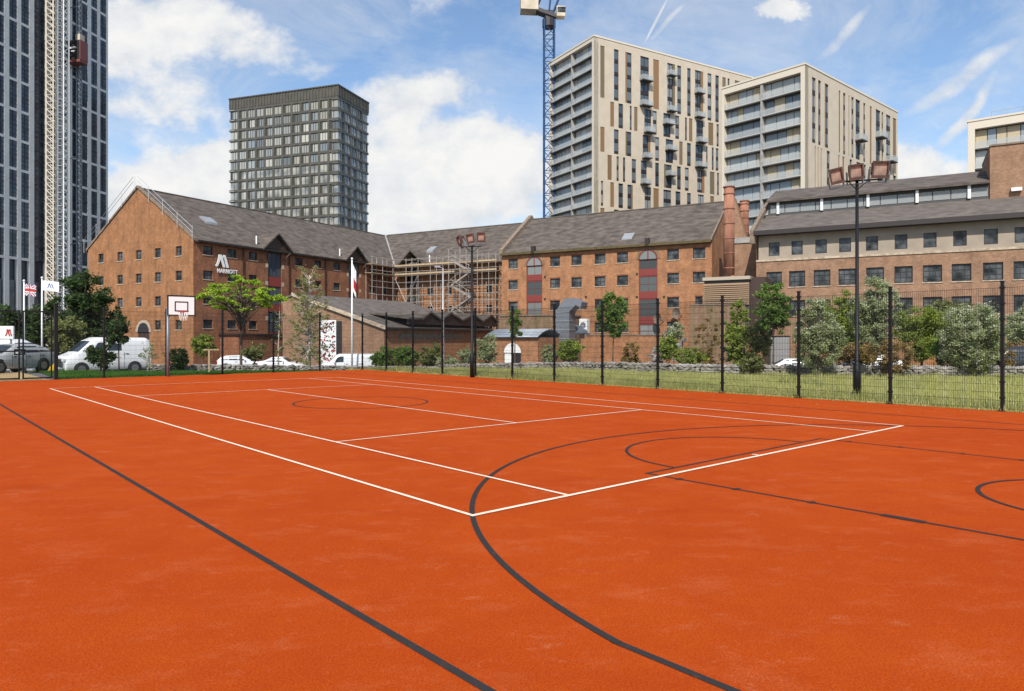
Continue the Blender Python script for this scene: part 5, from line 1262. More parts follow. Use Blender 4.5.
def tower3():
    Yc = 150; o = P(594, Yc, -1.4); Rr = Vector((1222, 714, 0)).normalized(); rz = math.atan2(Rr.y, Rr.x)
    t = thing('cream_tower', 'largest cream clad apartment block beside the crane with brown window slots', 'apartment block', tuple(o), rz, 'cream apartment blocks')
    fr_ = Face(t, (0,0), (1,0), (0,1)); fl = Face(t, (0,0), (0,1), (1,0)); TOP = 302*Yc/F_PX+CAMZ+1.4; aR, aL = fr_.a(765), fl.a(549)
    b = MB(); b.box(1.62, aR, 1.62, aL, 0, TOP-.3); b.build('core', 'soffit', t)
    X = lambda x: fr_.a(540+x/5.12); st = 2.86
    z = TOP-1.1
    groups = [4, 2, 2, 2, 2, 2, 2]
    T = [
     [(320,22,'brown'),(391,24,'w'),(453,32,'brownL'),(536,44,'w',(0,2)),(595,30,'brown'),(672,40,'brownR',(0,2.9)),(713,20,'w'),(763,18,'w'),(815,42,'brownR',(0,2)),(868,20,'w'),(907,18,'w'),(943,18,'brown'),(966,10,'w'),(1010,25,'brown'),(1050,20,'w'),(1085,30,'w')],
     [(370,20,'brown'),(414,24,'w'),(465,10,'w'),(491,18,'brown'),(552,35,'w',(0,)),(588,20,'w'),(650,36,'w',(1,)),(703,20,'w'),(748,10,'w'),(772,18,'brown'),(818,35,'w',(0,)),(875,26,'brown'),(910,12,'w'),(960,20,'w'),(1000,20,'brown')],
     [(320,22,'brown'),(391,24,'w'),(453,30,'brownL'),(546,40,'brownR',(0,)),(600,20,'w'),(663,38,'w',(1,)),(722,18,'brown'),(763,20,'w'),(815,38,'w',(0,)),(855,8,'w'),(885,10,'w'),(907,14,'w'),(960,20,'w')],
     [(357,22,'brown'),(398,12,'w'),(431,12,'w'),(481,22,'w'),(532,30,'w',(0,)),(600,20,'w'),(655,40,'brownL',(1,)),(712,20,'w'),(752,20,'w'),(824,38,'brownR'),(882,24,'brown'),(912,10,'w')],
     [(318,12,'w'),(370,20,'brown'),(414,24,'w'),(462,28,'brownR'),(552,32,'w'),(595,28,'brown'),(652,40,'w'),(707,26,'w'),(763,20,'w'),(824,30,'w'),(882,20,'brown')],
    ]
    T += [T[2], T[3]]
    holes = []; items = []
    for g, n in enumerate(groups):
        z1 = z-.45; z0 = z-n*st; z = z0
        for it in T[g]:
            a0, a1 = X(it[0]-it[2-1]/2), X(it[0]+it[1]/2)
            if a1 > aR-.3: continue
            holes.append((a0, a1, z0, z1)); items.append((a0, a1, z0, z1, it[2], n, it[3] if len(it) > 3 else ()))
    w = MB()
    # row-wise walls to keep the grid small
    zz = TOP-1.1; fr_.wall(w, 0, aR, zz, TOP, [])
    z = zz
    for g, n in enumerate(groups):
        z0 = z-n*st; fr_.wall(w, 0, aR, z0, z, [h for h in holes if abs(h[2]-z0) < .01]); z = z0
    fr_.wall(w, 0, aR, 0, z, [])
    w.build('facade', 'cream', t)
    for a0, a1, z0, z1, k, n, bal in items: strip_mesh(fr_, a0, a1, z0, z1, k, n, t, bal)
    b = MB(); b.box(-.1, aR+.2, -.1, aL+.2, TOP, TOP+.35); b.build('parapet', 'cream_l', t)
    balcony_face(fl, aL, TOP, 2.86, 15, t, [fl.a(571)], .75, seed=4, top_gap=1.4, panel='slab')
tower3()
def tower4():
    Yc = 118; o = P(805, Yc, -1.4); Rr = Vector((818, 714, 0)).normalized(); rz = math.atan2(Rr.y, Rr.x)
    t = thing('cream_tower', 'cream clad apartment block with ochre panelled balconies above the right brick building', 'apartment block', tuple(o), rz, 'cream apartment blocks')
    fr_ = Face(t, (0,0), (1,0), (0,1)); fl = Face(t, (0,0), (0,1), (1,0)); TOP = 274*Yc/F_PX+CAMZ+1.4; aR, aL = fr_.a(897.5), fl.a(722)
    b = MB(); b.box(1.62, aR, 1.62, aL, 0, TOP-.3); b.build('core', 'soffit', t)
    X = lambda x: fr_.a(720+x/5.69); st = 2.86; z = TOP-1.0
    groups = [4, 3, 3, 3]
    T = [[(535,22,'w'),(567,16,'w'),(607,22,'brownL'),(681,10,'brown'),(708,14,'w'),(735,6,'brown'),(755,14,'w'),(785,26,'w',(1.2,)),(822,12,'w'),(859,12,'brown'),(900,26,'w',(2,)),(925,10,'w'),(958,26,'w',(.6,)),(994,20,'brown')],
         [(543,6,'w'),(560,6,'brown'),(577,6,'w'),(617,18,'w'),(678,8,'brown'),(703,12,'brown'),(745,14,'w'),(790,26,'w',(1.4,)),(825,12,'w'),(855,10,'w'),(910,26,'w',(2.6,)),(958,26,'w',(1,)),(994,18,'w')],
         [(543,10,'brown'),(585,14,'w'),(617,10,'w'),(678,12,'w'),(715,12,'brown'),(755,20,'w'),(800,20,'w'),(859,12,'w'),(910,26,'w',(1,)),(958,26,'brown')]]
    T.append(T[1])
    w = MB(); fr_.wall(w, 0, aR, z, TOP, []); items = []
    for g, n in enumerate(groups):
        z0 = z-n*st; hs = []
        for it in T[g]:
            a0, a1 = X(it[0]-it[1]/2), X(it[0]+it[1]/2); hs.append((a0, a1, z0, z-.45)); items.append((a0, a1, z0, z-.45, it[2], n, it[3] if len(it) > 3 else ()))
        fr_.wall(w, 0, aR, z0, z, hs); z = z0
    fr_.wall(w, 0, aR, 0, z, []); w.build('facade', 'cream', t)
    for a0, a1, z0, z1, k, n, bal in items: strip_mesh(fr_, a0, a1, z0, z1, k, n, t, bal)
    b = MB(); b.box(-.1, aR+.15, -.1, aL+.15, TOP, TOP+.3); b.build('parapet', 'cream_l', t)
    b = MB(); fr_.box(b, 5, 8, TOP+.3, TOP+.8, 1.5, 2.5); b.build('roof_plant', 'grey_metal', t)
    balcony_face(fl, aL, TOP, 2.86, 12, t, [fl.a(761)], .75, seed=9, top_gap=2.0)
tower4()
def tower5():
    Yc = 112; o = P(968, Yc, -1.4); rz = math.atan2(-.624, .781)
    t = thing('cream_tower', 'partly seen cream clad apartment block at the right edge above the brick stair tower', 'apartment block', tuple(o), rz, 'cream apartment blocks')
    f = Face(t, (0,0), (1,0), (0,1)); TOP = 216*Yc/F_PX+CAMZ+1.4; A = 30
    b = MB(); b.box(0.02, A, 1.7, 18, 0, TOP-.2); b.build('core', 'soffit', t)
    balcony_face(f, A, TOP, 3.1, 8, t, [14], .9, seed=12, top_gap=2.2, panel='ochre')
    b = MB(); b.box(-.15, A, -.1, 18, TOP, TOP+.3); b.build('parapet', 'cream_l', t); b = MB(); b.box(0, .015, 1.61, 18, 0, TOP); b.build('side_wall', 'cream', t)
    b = MB(); 
    for i in range(12): b.bar((3+i*2,1,TOP+.3), (3+i*2,1,TOP+1.3), .03)
    b.bar((3,1,TOP+1.3), (25,1,TOP+1.3), .03); b.build('roof_rail', 'galv', t)
tower5()
def crane():
    Y = 165; o = P(549, Y, -1.4); t = thing('tower_crane', 'blue lattice tower crane with beige cab and counterweight beside the largest cream block', 'crane', tuple(o), .05)
    H = Zat(21, Y)+1.4; w = 1.15; b = MB()
    for x in (-w, w):
        for y in (-w, w): b.tube([(x,y,0),(x,y,H)], .17, 4)
    z = 0; s = 0
    while z < H-2.6:
        for a0, a1 in (((-w,-w),(w,-w)),((w,-w),(w,w)),((w,w),(-w,w)),((-w,w),(-w,-w))):
            b.bar((*a0,z), (*a1,z), .09); p, q = (a0, a1) if s else (a1, a0); b.bar((*p,z), (*q,z+2.6), .09)
        z += 2.6; s = 1-s
    b.build('mast', 'crane_blue', t)
    b = MB(); b.tube([(0,0,H-1.5),(0,0,H+.3)], 1.55, 12); b.box(-.9,-.9+1.8,-.9,.9,H+.3,H+2.2); b.build('slewing_ring', 'frame_dark', t)
    b = MB(); b.hexa([(-4.8,-1.2,H+2.5),(1.5,-1.2,H+.4),(1.5,1.2,H+.4),(-4.8,1.2,H+2.5),(-4.8,-1.2,H+3.4),(1.5,-1.2,H+1.2),(1.5,1.2,H+1.2),(-4.8,1.2,H+3.4)]); b.build('machinery_deck', 'frame_dark', t)
    b = MB(); b.hexa([(-6.6,-1.7,H+2.0),(-2.6,-1.7,H+1.9),(-2.6,1.7,H+1.9),(-6.6,1.7,H+2.0),(-6.6,-1.7,H+8),(-2.6,-1.7,H+7.5),(-2.6,1.7,H+7.5),(-6.6,1.7,H+8)]); b.build('counterweight', 'crane_beige', t)
    b = MB(); b.box(1.6, 3.6, -1.6, .4, H+.5, H+2.9); cb = b.build('cab', 'crane_beige', t, bevel=.1); b = MB(); b.box(1.8, 3.65, -1.66, -1.605, H+1.4, H+2.6); b.build('cab_window', 'glass', cb)
    b = MB()
    for y in (-.9, .9):
        b.bar((.8,y,H+1.5), (9.5,y,H+24), .2); b.bar((-2.8,y,H+3), (1.2,y,H+13), .16); b.bar((0,y,H+2), (1.2,y,H+13), .16)
    for k in range(10):
        f0, f1 = k/10, (k+1)/10; l = lambda f_, y: (.8+8.7*f_, y, H+1.5+22.5*f_); b.bar(l(f0,-.9), l(f1,.9), .09); b.bar(l(f0,.9), l(f0,-.9), .09)
    b.build('luffing_jib', 'crane_blue', t)
crane()

# ------------------------------------------------------------------ vegetation
def leaves(name, m, cents, rads, n, size, parent, squash=(1,1,1), elong=1.6, seed=0, up=.3):
    r = np.random.default_rng(seed); cents = np.array(cents); rads = np.array(rads)
    k = r.choice(len(cents), n, p=(rads**2)/np.sum(rads**2)); d = r.normal(size=(n, 3)); d /= np.linalg.norm(d, axis=1)[:, None]
    q = np.abs(r.normal(size=n))*.55+.15; pos = cents[k]+d*(rads[k]*q)[:, None]*np.array(squash)
    a = r.normal(size=(n, 3)); a[:, 2] *= .6; a /= np.linalg.norm(a, axis=1)[:, None]
    nn = r.normal(size=(n, 3)); nn[:, 2] += up; u = np.cross(a, nn); u /= np.linalg.norm(u, axis=1)[:, None]+1e-9
    s = size*(.55+.9*r.random(n))[:, None]; v = np.zeros((n, 4, 3))
    v[:, 0] = pos-a*s*elong*.5; v[:, 1] = pos+u*s*.36; v[:, 2] = pos+a*s*elong*.5; v[:, 3] = pos-u*s*.36
    me = bpy.data.meshes.new(name); me.vertices.add(n*4); me.vertices.foreach_set('co', v.ravel()); me.loops.add(n*4); me.loops.foreach_set('vertex_index', np.arange(n*4))
    me.polygons.add(n); me.polygons.foreach_set('loop_start', np.arange(0, n*4, 4)); me.polygons.foreach_set('loop_total', np.full(n, 4)); me.materials.append(M[m]); me.update(calc_edges=True)
    o = bpy.data.objects.new(name, me); C.objects.link(o); o.parent = parent; return o
seedc = [100]
def tree(name, label, px, Y, top, bot, w_px, leaf, bark='bark', n=6000, size=.12, clumps=26, r_tr=.09, cat='tree', group='trees and shrubs beyond the fences', shape='round', lean=0, blossom=None, dep=None, stems=1, fill=.28):
    seedc[0] += 1; rn = random.Random(seedc[0]); p = P(px, Y); t = thing(name, label, cat, tuple(p), rn.random()*6, group)
    zt = Zat(top, Y)-p.z; zb = max(.05, Zat(bot, Y)-p.z); w = w_px/F_PX*Y/2; dep = dep or w; cz, hz = (zt+zb)/2, (zt-zb)/2
    cs = []; rs = []
    full = shape != 'umbrella' and leaf not in ('leaf_rust',) and n > 1000
    if full: clumps = int(clumps*1.9); fill *= .74; n = int(n*1.75)
    for i in range(clumps):
        for _ in range(50):
            x, y, z = rn.uniform(-1, 1), rn.uniform(-1, 1), rn.uniform(-1, 1)
            if shape == 'cone': ok = math.hypot(x, y) < .15+.85*(1-z)/2 and z > -.95
            elif shape == 'umbrella': ok = x*x+y*y < 1
            elif shape == 'column': ok = math.hypot(x, y) < .85*(1-max(0, z)**2*.6)
            else: ok = x*x+y*y+z*z < 1
            if ok: break
        if shape == 'umbrella': z = (.9-1.0*(x*x+y*y))*rn.choice((1, .9, .5, -.25, -.75))+rn.uniform(-.12, .12)
        rr = fill*min(w, max(hz, w*.4))*rn.uniform(.6, 1.25)
        cs.append((x*(w-rr*.7), y*(dep-rr*.7), cz+z*(hz-rr*.6))); rs.append(rr)
    sq = (1, 1, .38) if shape == 'umbrella' else (1, 1, .85)
    tr = MB()
    for s_ in range(stems):
        ox = rn.uniform(-.25, .25)*(stems > 1)*w; oy = rn.uniform(-.25, .25)*(stems > 1)*w
        zt_ = cz+(hz*.75 if shape in ('cone', 'column') else hz*.1); pts = [(ox*.3, oy*.3, -.15)]; k = 5
        for i in range(1, k+1): f = i/k; pts.append((ox*f+rn.uniform(-.03, .03)*zt_*.3+lean*f, oy*f+rn.uniform(-.03, .03)*zt_*.3, zt_*f))
        tr.tube(pts, [r_tr*(1-.75*i/k)/stems**.4 for i in range(k+1)], 7)
    for c in cs:
        f = max(.25, min(.95, (c[2]-abs(c[0])*.8)/max(.1, zt_))) if zt_ > 0 else .3; b0 = Vector((lean*f, 0, zt_*f)); c = Vector(c); mid = b0.lerp(c, .5)+Vector((0, 0, -.08*(c-b0).length if shape != 'umbrella' else .1))
        tr.tube([b0, mid, c], [r_tr*.38, r_tr*.22, r_tr*.07], 5, False)
    tr.build('trunk', bark, t, True); leaves('crown', leaf, cs+([(0, 0, cz)] if full else []), rs+([min(w, hz)*.62] if full else []), n, size, t, sq, seed=seedc[0])
    if blossom:
        top_c = sorted(zip(cs, rs), key=lambda q: -q[0][2])[:len(cs)//2]
        leaves('blossom', 'blossom', [(c[0], c[1], c[2]+r_*.5) for c, r_ in top_c], [r_*.8 for _, r_ in top_c], blossom, size*.8, t, sq, seed=seedc[0]+5)
    return t
T_ = tree
# far left dark trees by the tower foot
T_('evergreen_tree', 'tall dark evergreen tree against the left end of the gabled warehouse', 84, 66, 268, 366, 62, 'leaf_dark', n=14000, size=.20, clumps=50, r_tr=.25)
T_('evergreen_tree', 'dark bushy tree behind the two flagpoles', 50, 62, 296, 366, 44, 'leaf_dark', n=9000, size=.18, clumps=34, r_tr=.2)
T_('broadleaf_tree', 'dark tree with yellow green patches above the parked grey car', 66, 54, 312, 362, 40, 'leaf_olive', n=6500, size=.14, clumps=30, r_tr=.12)
T_('evergreen_tree', 'dark bushy tree at the left edge of the photo', 10, 68, 300, 366, 50, 'leaf_dark', n=8000, size=.2, clumps=30, r_tr=.2)
T_('pine_tree', 'small dark conical tree in front of the warehouse gable', 119, 41, 306, 345, 27, 'leaf_dark', n=5000, size=.10, clumps=26, r_tr=.05, shape='cone')
T_('shrub', 'dark rounded shrub in front of the large white van', 101, 38.5, 342, 372, 30, 'leaf_dark', n=3500, size=.09, clumps=20, r_tr=.04, cat='shrub', stems=4)
T_('shrub', 'dark shrub growing around the foot of the basketball pole', 177, 39, 346, 371, 26, 'leaf_dark', n=3200, size=.08, clumps=16, r_tr=.04, cat='shrub', stems=4)
T_('shrub', 'pale bare branched shrub behind the white van tail', 148, 37.5, 338, 371, 20, 'leaf_silver', 'bark_pale', n=350, size=.07, clumps=26, r_tr=.05, cat='shrub', stems=7)
T_('shrub', 'rounded yellow green shrub on a stem right of the backboard', 203, 42, 334, 358, 30, 'leaf_yellow', n=3600, size=.09, clumps=20, r_tr=.05, cat='shrub')
T_('shrub', 'rounded olive shrub above the two parked white cars', 255, 45, 342, 362, 25, 'leaf_olive', n=3200, size=.09, clumps=18, r_tr=.05, cat='shrub')
T_('spreading_tree', 'bright lime green flat topped tree before the hotel wall', 241, 50, 274, 321, 90, 'leaf_bright', n=15000, size=.11, clumps=110, r_tr=.11, shape='umbrella', fill=.17)
T_('birch_tree', 'wispy olive birch with a white trunk left of the mural board', 309, 46, 262, 366, 52, 'leaf_birch', 'bark_pale', n=4300, size=.075, clumps=80, r_tr=.10, shape='column', fill=.22)
T_('birch_tree', 'slender sparse birch with a pale trunk in front of the red loading bay', 279, 50, 290, 360, 20, 'leaf_olive', 'bark_pale', n=900, size=.08, clumps=18, r_tr=.07, shape='column')
for px, top, w, lab in ((384, 343, 32, 'bright green bush directly right of the small white van'), (405, 346, 30, 'green bush midway along the outbuilding wall'), (432, 340, 26, 'dark green bush left of the grey street lamp')):
    T_('bush', lab, px, 47, top, 372, w, 'leaf_mid' if px < 420 else 'leaf_olive', n=4200, size=.10, clumps=22, r_tr=.04, cat='bush', stems=4)
T_('bush', 'low silvery bush with pale flowers beneath the street lamp', 452, 45.5, 354, 371, 36, 'leaf_silver', n=2600, size=.08, clumps=20, r_tr=.03, cat='bush', stems=4, blossom=200)
T_('willow_shrub', 'upright grey green shrub right of the left floodlight mast', 487, 44, 332, 371, 30, 'leaf_silver', n=3600, size=.09, clumps=26, r_tr=.05, cat='shrub', shape='column', stems=4)
T_('young_tree', 'slim young tree with a small dark green crown left of the curved roof', 515, 42, 307, 338, 17, 'leaf_mid', n=2800, size=.09, clumps=18, r_tr=.045, shape='column', fill=.4)
T_('bush', 'round bright green bush before the ventilation duct', 570, 42, 337, 362, 32, 'leaf_yellow', n=4000, size=.09, clumps=20, r_tr=.04, cat='bush', stems=3)
T_('bush', 'grey olive bush between the store and the duct', 550, 43, 343, 371, 22, 'leaf_silver', n=2000, size=.09, clumps=14, r_tr=.04, cat='bush', stems=4)
T_('young_tree', 'young tree with an oval green crown in front of the orange yard wall', 613, 40, 291, 341, 34, 'leaf_mid', n=6000, size=.095, clumps=34, r_tr=.05, shape='round')
T_('shrub', 'sparse yellow green shrub with rusty tips left of the second arched bay', 631, 38, 340, 375, 24, 'leaf_rust', n=2200, size=.08, clumps=22, r_tr=.03, cat='shrub', stems=5)
T_('bush', 'round green bush on thin stems by the satellite dishes', 668, 37, 335, 362, 25, 'leaf_yellow', n=3600, size=.085, clumps=20, r_tr=.04, cat='bush', stems=3)
T_('shrub', 'pale flowering shrub above the crumbling stone stump', 674, 62, 322, 345, 26, 'leaf_silver', n=1800, size=.12, clumps=14, r_tr=.05, cat='shrub', blossom=260, stems=2)
T_('young_tree', 'light green leafy tree against the mossy brick wall', 737, 44, 300, 366, 34, 'leaf_yellow', n=6500, size=.10, clumps=44, r_tr=.06, shape='column')
T_('shrub', 'thin rusty climbing shrub spreading over the mossy brick wall', 710, 50, 308, 368, 40, 'leaf_rust', n=2600, size=.09, clumps=50, r_tr=.03, cat='shrub', stems=5, shape='column', fill=.2)
T_('young_tree', 'young tree with a pointed green crown in front of the grey roller shutter', 773, 41, 279, 338, 38, 'leaf_mid', n=7500, size=.10, clumps=40, r_tr=.06, shape='round')
T_('olive_shrub', 'large silvery leaved shrub left of the right floodlight mast', 818, 31.2, 296, 375, 52, 'leaf_silver', 'bark_mid', n=19000, size=.065, clumps=75, r_tr=.06, cat='shrub', stems=7, blossom=700, fill=.24)
T_('broadleaf_tree', 'yellow green bushy tree directly behind the right floodlight mast', 845, 46, 290, 358, 50, 'leaf_yellow', n=7500, size=.11, clumps=36, r_tr=.07)
T_('olive_shrub', 'tallest silvery shrub just right of the right floodlight mast', 874, 37, 276, 358, 52, 'leaf_silver', 'bark_mid', n=18000, size=.072, clumps=70, r_tr=.07, cat='shrub', stems=5, blossom=800, fill=.25)
T_('shrub', 'rusty brown reedy shrub against the rubble wall behind the second post from the right', 893, 31.3, 338, 376, 64, 'leaf_rust', n=5200, size=.085, clumps=50, r_tr=.03, cat='shrub', stems=9, fill=.22)
T_('bush', 'yellow green spreading bush under the lower windows of the right building', 922, 38, 302, 362, 66, 'leaf_yellow', n=12000, size=.08, clumps=60, r_tr=.06, cat='bush', stems=5)
T_('olive_shrub', 'broad silvery flowering shrub near the right edge with white tips', 972, 31.5, 300, 375, 68, 'leaf_silver', 'bark_mid', n=22000, size=.065, clumps=80, r_tr=.06, cat='shrub', stems=8, blossom=1300, fill=.24)
T_('olive_shrub', 'silvery green shrub cut off by the right edge of the photo', 1030, 35, 303, 350, 50, 'leaf_silver', 'bark_mid', n=12000, size=.07, clumps=44, r_tr=.06, cat='shrub', stems=5, blossom=700)
T_('bush', 'low green bush beside the dark parked car', 948, 33.5, 330, 372, 36, 'leaf_mid', n=5000, size=.085, clumps=28, r_tr=.04, cat='bush', stems=5)
T_('shrub', 'small leafy weed growing on the rubble wall below the young pointed tree', 752, 33, 352, 374, 26, 'leaf_olive', n=1500, size=.08, clumps=20, r_tr=.02, cat='shrub', stems=6)

T_('bush', 'loose olive green bush between the mossy brick wall and the pointed young tree', 756, 43, 318, 364, 34, 'leaf_olive', n=4500, size=.09, clumps=30, r_tr=.05, cat='bush', stems=4)
T_('bush', 'pale yellow green bush low behind the rubble wall, right of the yard wall trees', 690, 44, 345, 370, 34, 'leaf_yellow', n=3200, size=.085, clumps=24, r_tr=.04, cat='bush', stems=4)
T_('shrub', 'rusty green shrub filling the gap left of the second post from the right', 850, 34, 340, 374, 40, 'leaf_rust', n=4500, size=.085, clumps=36, r_tr=.03, cat='shrub', stems=7)
T_('broadleaf_tree', 'olive green loose tree behind the broad silvery shrubs', 945, 46, 297, 352, 80, 'leaf_olive', n=8000, size=.11, clumps=44, r_tr=.07)
T_('shrub', 'rusty low shrub at the foot of the dark parked car', 1000, 33.5, 338, 372, 34, 'leaf_rust', n=3200, size=.085, clumps=28, r_tr=.03, cat='shrub', stems=7)
T_('bush', 'grey green bush left of the small white door of the brick store', 468, 46, 345, 371, 22, 'leaf_silver', n=2200, size=.085, clumps=16, r_tr=.03, cat='bush', stems=4)
def litter():
    b = MB(); rn = random.Random(5)
    for i in range(900):
        v = rn.uniform(-8, 30); u = FU+.12-abs(rn.gauss(0, .28)) if i % 4 else FU-rn.uniform(0, 2.5); p = cw(u, v, .012); s_ = rn.uniform(.012, .035); a_ = rn.uniform(0, 6.28)
        dx, dy = math.cos(a_)*s_, math.sin(a_)*s_
        b.add([(p.x-dx, p.y-dy, p.z), (p.x+dy*.5, p.y-dx*.5, p.z+.008), (p.x+dx, p.y+dy, p.z), (p.x-dy*.5, p.y+dx*.5, p.z+.012)], [(0,1,2,3)], i % 3)
    o = b.build('fallen_leaves', ['leaf_rust', 'grass_meadow', 'leaf_olive']); tag(o, 'scattered dry leaves and grass clippings along the court edge by the right fence', 'leaf litter', kind='stuff')
litter()
def edge_tufts():
    A = [cw(FU-.10+.12*math.sin(k*1.7)*math.sin(k*.61), 30-k*.5) for k in range(84)]; B = [p+U*.35 for p in A]
    o = blades('edge_grass', M['grass_meadow'], A, B, 9000, .03, .12, w=.01, lim=(-80, 1200)); tag(o, 'ragged grass tufts creeping over the court edge under the right fence', 'grass', kind='stuff')
edge_tufts()
# ------------------------------------------------------------------ vehicles
def lerp_tab(tab, x):
    for (x0, *a), (x1, *b_) in zip(tab[:-1], tab[1:]):
        if x0 <= x <= x1:
            f = (x-x0)/(x1-x0) if x1 > x0 else 0; return [p+(q-p)*f for p, q in zip(a, b_)]
    return list(tab[-1][1:])
def vehicle(name, label, px, Y, heading, L_, W_, H_, tab, paint, wins, wheels, wr, front_glass, rear_glass, cat, group='vehicles parked behind the trees', flip=1, z=None, plate='plate', doors=()):
    """tab: stations (x, bottom, belt, roof, halfwidth, roof halfwidth), x from nose (0) to tail (L)"""
    p = P(px, Y); 
    if z is not None: p.z = z
    t = thing(name, label, cat, tuple(p), heading, group); n = 44; b = MB(); ring = []
    xs = sorted(set([L_*i/n for i in range(n+1)]+[q[0] for q in tab]))
    for x in xs:
        bo, be, ro, hw, rw = lerp_tab(tab, x)
        m = (bo+be)/2
        s = [(-hw*.90, bo), (-hw*.985, bo+.10), (-hw, m), (-hw*.97, be), (-(hw*.97+rw)/2-.0, (be+ro)/2+.02*(ro-be)), (-rw, ro-.05*min(1, (ro-be)*4)), (-rw*.72, ro), (0, ro+.015)]
        s = s+[(-y, zz) for y, zz in s[-2::-1]]
        ring.append([(x-L_/2, y, zz) for y, zz in s])
    m = len(ring[0])
    b.v = [q for r_ in ring for q in r_]
    b.f = [(i*m+j, i*m+j+1, (i+1)*m+j+1, (i+1)*m+j) for i in range(len(ring)-1) for j in range(m-1)]+[tuple(range(m)), tuple(range((len(ring)-1)*m, len(ring)*m))[::-1]]
    b.f += [(i*m, (i+1)*m, (i+1)*m+m-1, i*m+m-1) for i in range(len(ring)-1)]; b.mi = [0]*len(b.f)
    body = b.build('body', paint, t, True)
    def side(x, f, s, off=.012):
        bo, be, ro, hw, rw = lerp_tab(tab, x); y = (hw*.97)+(rw-hw*.97)*f; return (x-L_/2, s*(y+off), be+(ro-.05-be)*f)
    for s in (-1, 1):
        for x0, x1, f0, f1, dx0, dx1 in wins:
            q = MB(); k = 6; vs = []
            for i in range(k+1):
                f = i/k
                lo = x0+(x1-x0)*f; hi = (x0+dx0)+((x1+dx1)-(x0+dx0))*f
                vs += [side(lo, f0, s), side((lo+hi)/2, (f0+f1)/2, s), side(hi, f1, s)]
            q.add(vs, [(3*i+j, 3*i+3+j, 3*i+4+j, 3*i+1+j) for i in range(k) for j in range(2)]); q.build('side_window', 'carglass', t, True)
        for x in doors:
            q = MB(); bo, be, ro, hw, rw = lerp_tab(tab, x); q.box(x-L_/2-.008, x-L_/2+.008, s*hw*.985, s*(hw+.004), bo+.12, be-.03); q.box(x-L_/2+.1, x-L_/2+.26, s*hw*.985, s*(hw+.02), be-.13, be-.10); q.build('door', 'frame_dark', t)
        q = MB(); x = wins[0][0]; bo, be, ro, hw, rw = lerp_tab(tab, x); q.box(x-L_/2-.02, x-L_/2+.1, s*hw, s*(hw+.2), be+.02, be+.17); q.build('mirror', paint, t, bevel=.02)
    for (x0, x1), nm in ((front_glass, 'windscreen'), (rear_glass, 'rear_window')):
        if x0 is None: continue
        q = MB(); vs = []
        for i in range(6):
            x = x0+(x1-x0)*i/5; bo, be, ro, hw, rw = lerp_tab(tab, x); d = .02 if nm == 'windscreen' else -.02
            for y in (-.86, -.5, 0, .5, .86): vs.append((x-L_/2-d, y*rw, ro+.025-.03*abs(y)))
        q.add(vs, [(i*5+j, i*5+j+1, i*5+6+j, i*5+5+j) for i in range(5) for j in range(4)]); q.build(nm, 'carglass', t, True)
    for x in wheels:
        for s in (-1, 1):
            hw = lerp_tab(tab, x)[3]; c = x-L_/2
            q = MB(); q.tube([(c,s*(hw-.18),wr),(c,s*(hw+.006),wr)], wr+.07, 20); q.build('wheel_arch', 'rubber', t)
            q = MB(); q.tube([(c,s*(hw-.16),wr),(c,s*(hw+.015),wr),(c,s*(hw+.03),wr)], [wr, wr, wr*.93], 20); wh = q.build('wheel', 'rubber', t)
            q = MB(); q.tube([(c,s*(hw+.031),wr),(c,s*(hw+.038),wr)], wr*.62, 16); q.build('rim', 'rim', wh)
    bo, be, ro, hw, rw = lerp_tab(tab, .12)
    for s in (-1, 1):
        q = MB(); q.box(-L_/2-.02, -L_/2+.22, s*hw*.62, s*(hw*1.0), be-.2, be-.03); q.build('headlight', 'clearlamp', t, bevel=.02)
    bo, be, ro, hw, rw = lerp_tab(tab, L_-.08)
    for s in (-1, 1):
        q = MB(); q.box(L_/2-.1, L_/2+.02, s*hw*.8, s*(hw*1.0), be-.32, be-.05); q.build('tail_light', 'redlamp', t, bevel=.02)
    q = MB(); q.box(-L_/2-.03, -L_/2, -.26, .26, .38, .49); q.build('number_plate', 'plate', t)
    q = MB(); q.box(-L_/2-.02, -L_/2+.1, -hw*.55, hw*.55, .5, .62); q.build('grille', 'frame_dark', t)
    return t
HATCH = [(0,.30,.60,.62,.70,.55),(.12,.2,.72,.76,.80,.66),(.9,.2,.88,.92,.88,.74),(1.15,.2,.93,.98,.89,.74),(1.9,.2,.96,1.42,.90,.66),(2.3,.2,.97,1.48,.90,.66),(3.4,.2,1.0,1.46,.90,.65),(4.0,.22,1.04,1.30,.88,.62),(4.25,.3,1.0,1.04,.84,.66),(4.35,.36,.85,.88,.78,.62)]
SALOON = [(0,.30,.55,.58,.68,.55),(.12,.2,.66,.70,.80,.66),(1.1,.2,.84,.87,.88,.74),(1.35,.2,.87,.92,.89,.74),(2.1,.2,.90,1.36,.89,.62),(2.5,.2,.91,1.42,.89,.62),(3.2,.2,.93,1.36,.89,.62),(3.9,.22,.96,1.05,.88,.66),(4.35,.26,.94,.98,.84,.70),(4.5,.36,.80,.82,.78,.66)]
VAN = [(0,.35,.78,.82,.72,.6),(.12,.22,.88,.95,.86,.72),(.55,.22,1.08,1.16,.92,.82),(1.15,.22,1.12,1.75,.93,.80),(1.45,.22,1.14,1.86,.93,.80),(4.2,.25,1.16,1.85,.93,.80),(4.38,.3,1.14,1.78,.91,.78),(4.42,.4,1.1,1.6,.88,.76)]
BIGVAN = [(0,.38,.92,.98,.80,.66),(.14,.25,1.05,1.12,.94,.80),(.8,.25,1.30,1.38,1.0,.88),(1.55,.25,1.36,2.10,1.0,.86),(2.0,.25,1.38,2.30,1.0,.86),(4.9,.28,1.40,2.28,1.0,.86),(5.1,.3,1.38,2.15,.98,.84),(5.16,.4,1.3,1.9,.95,.8)]
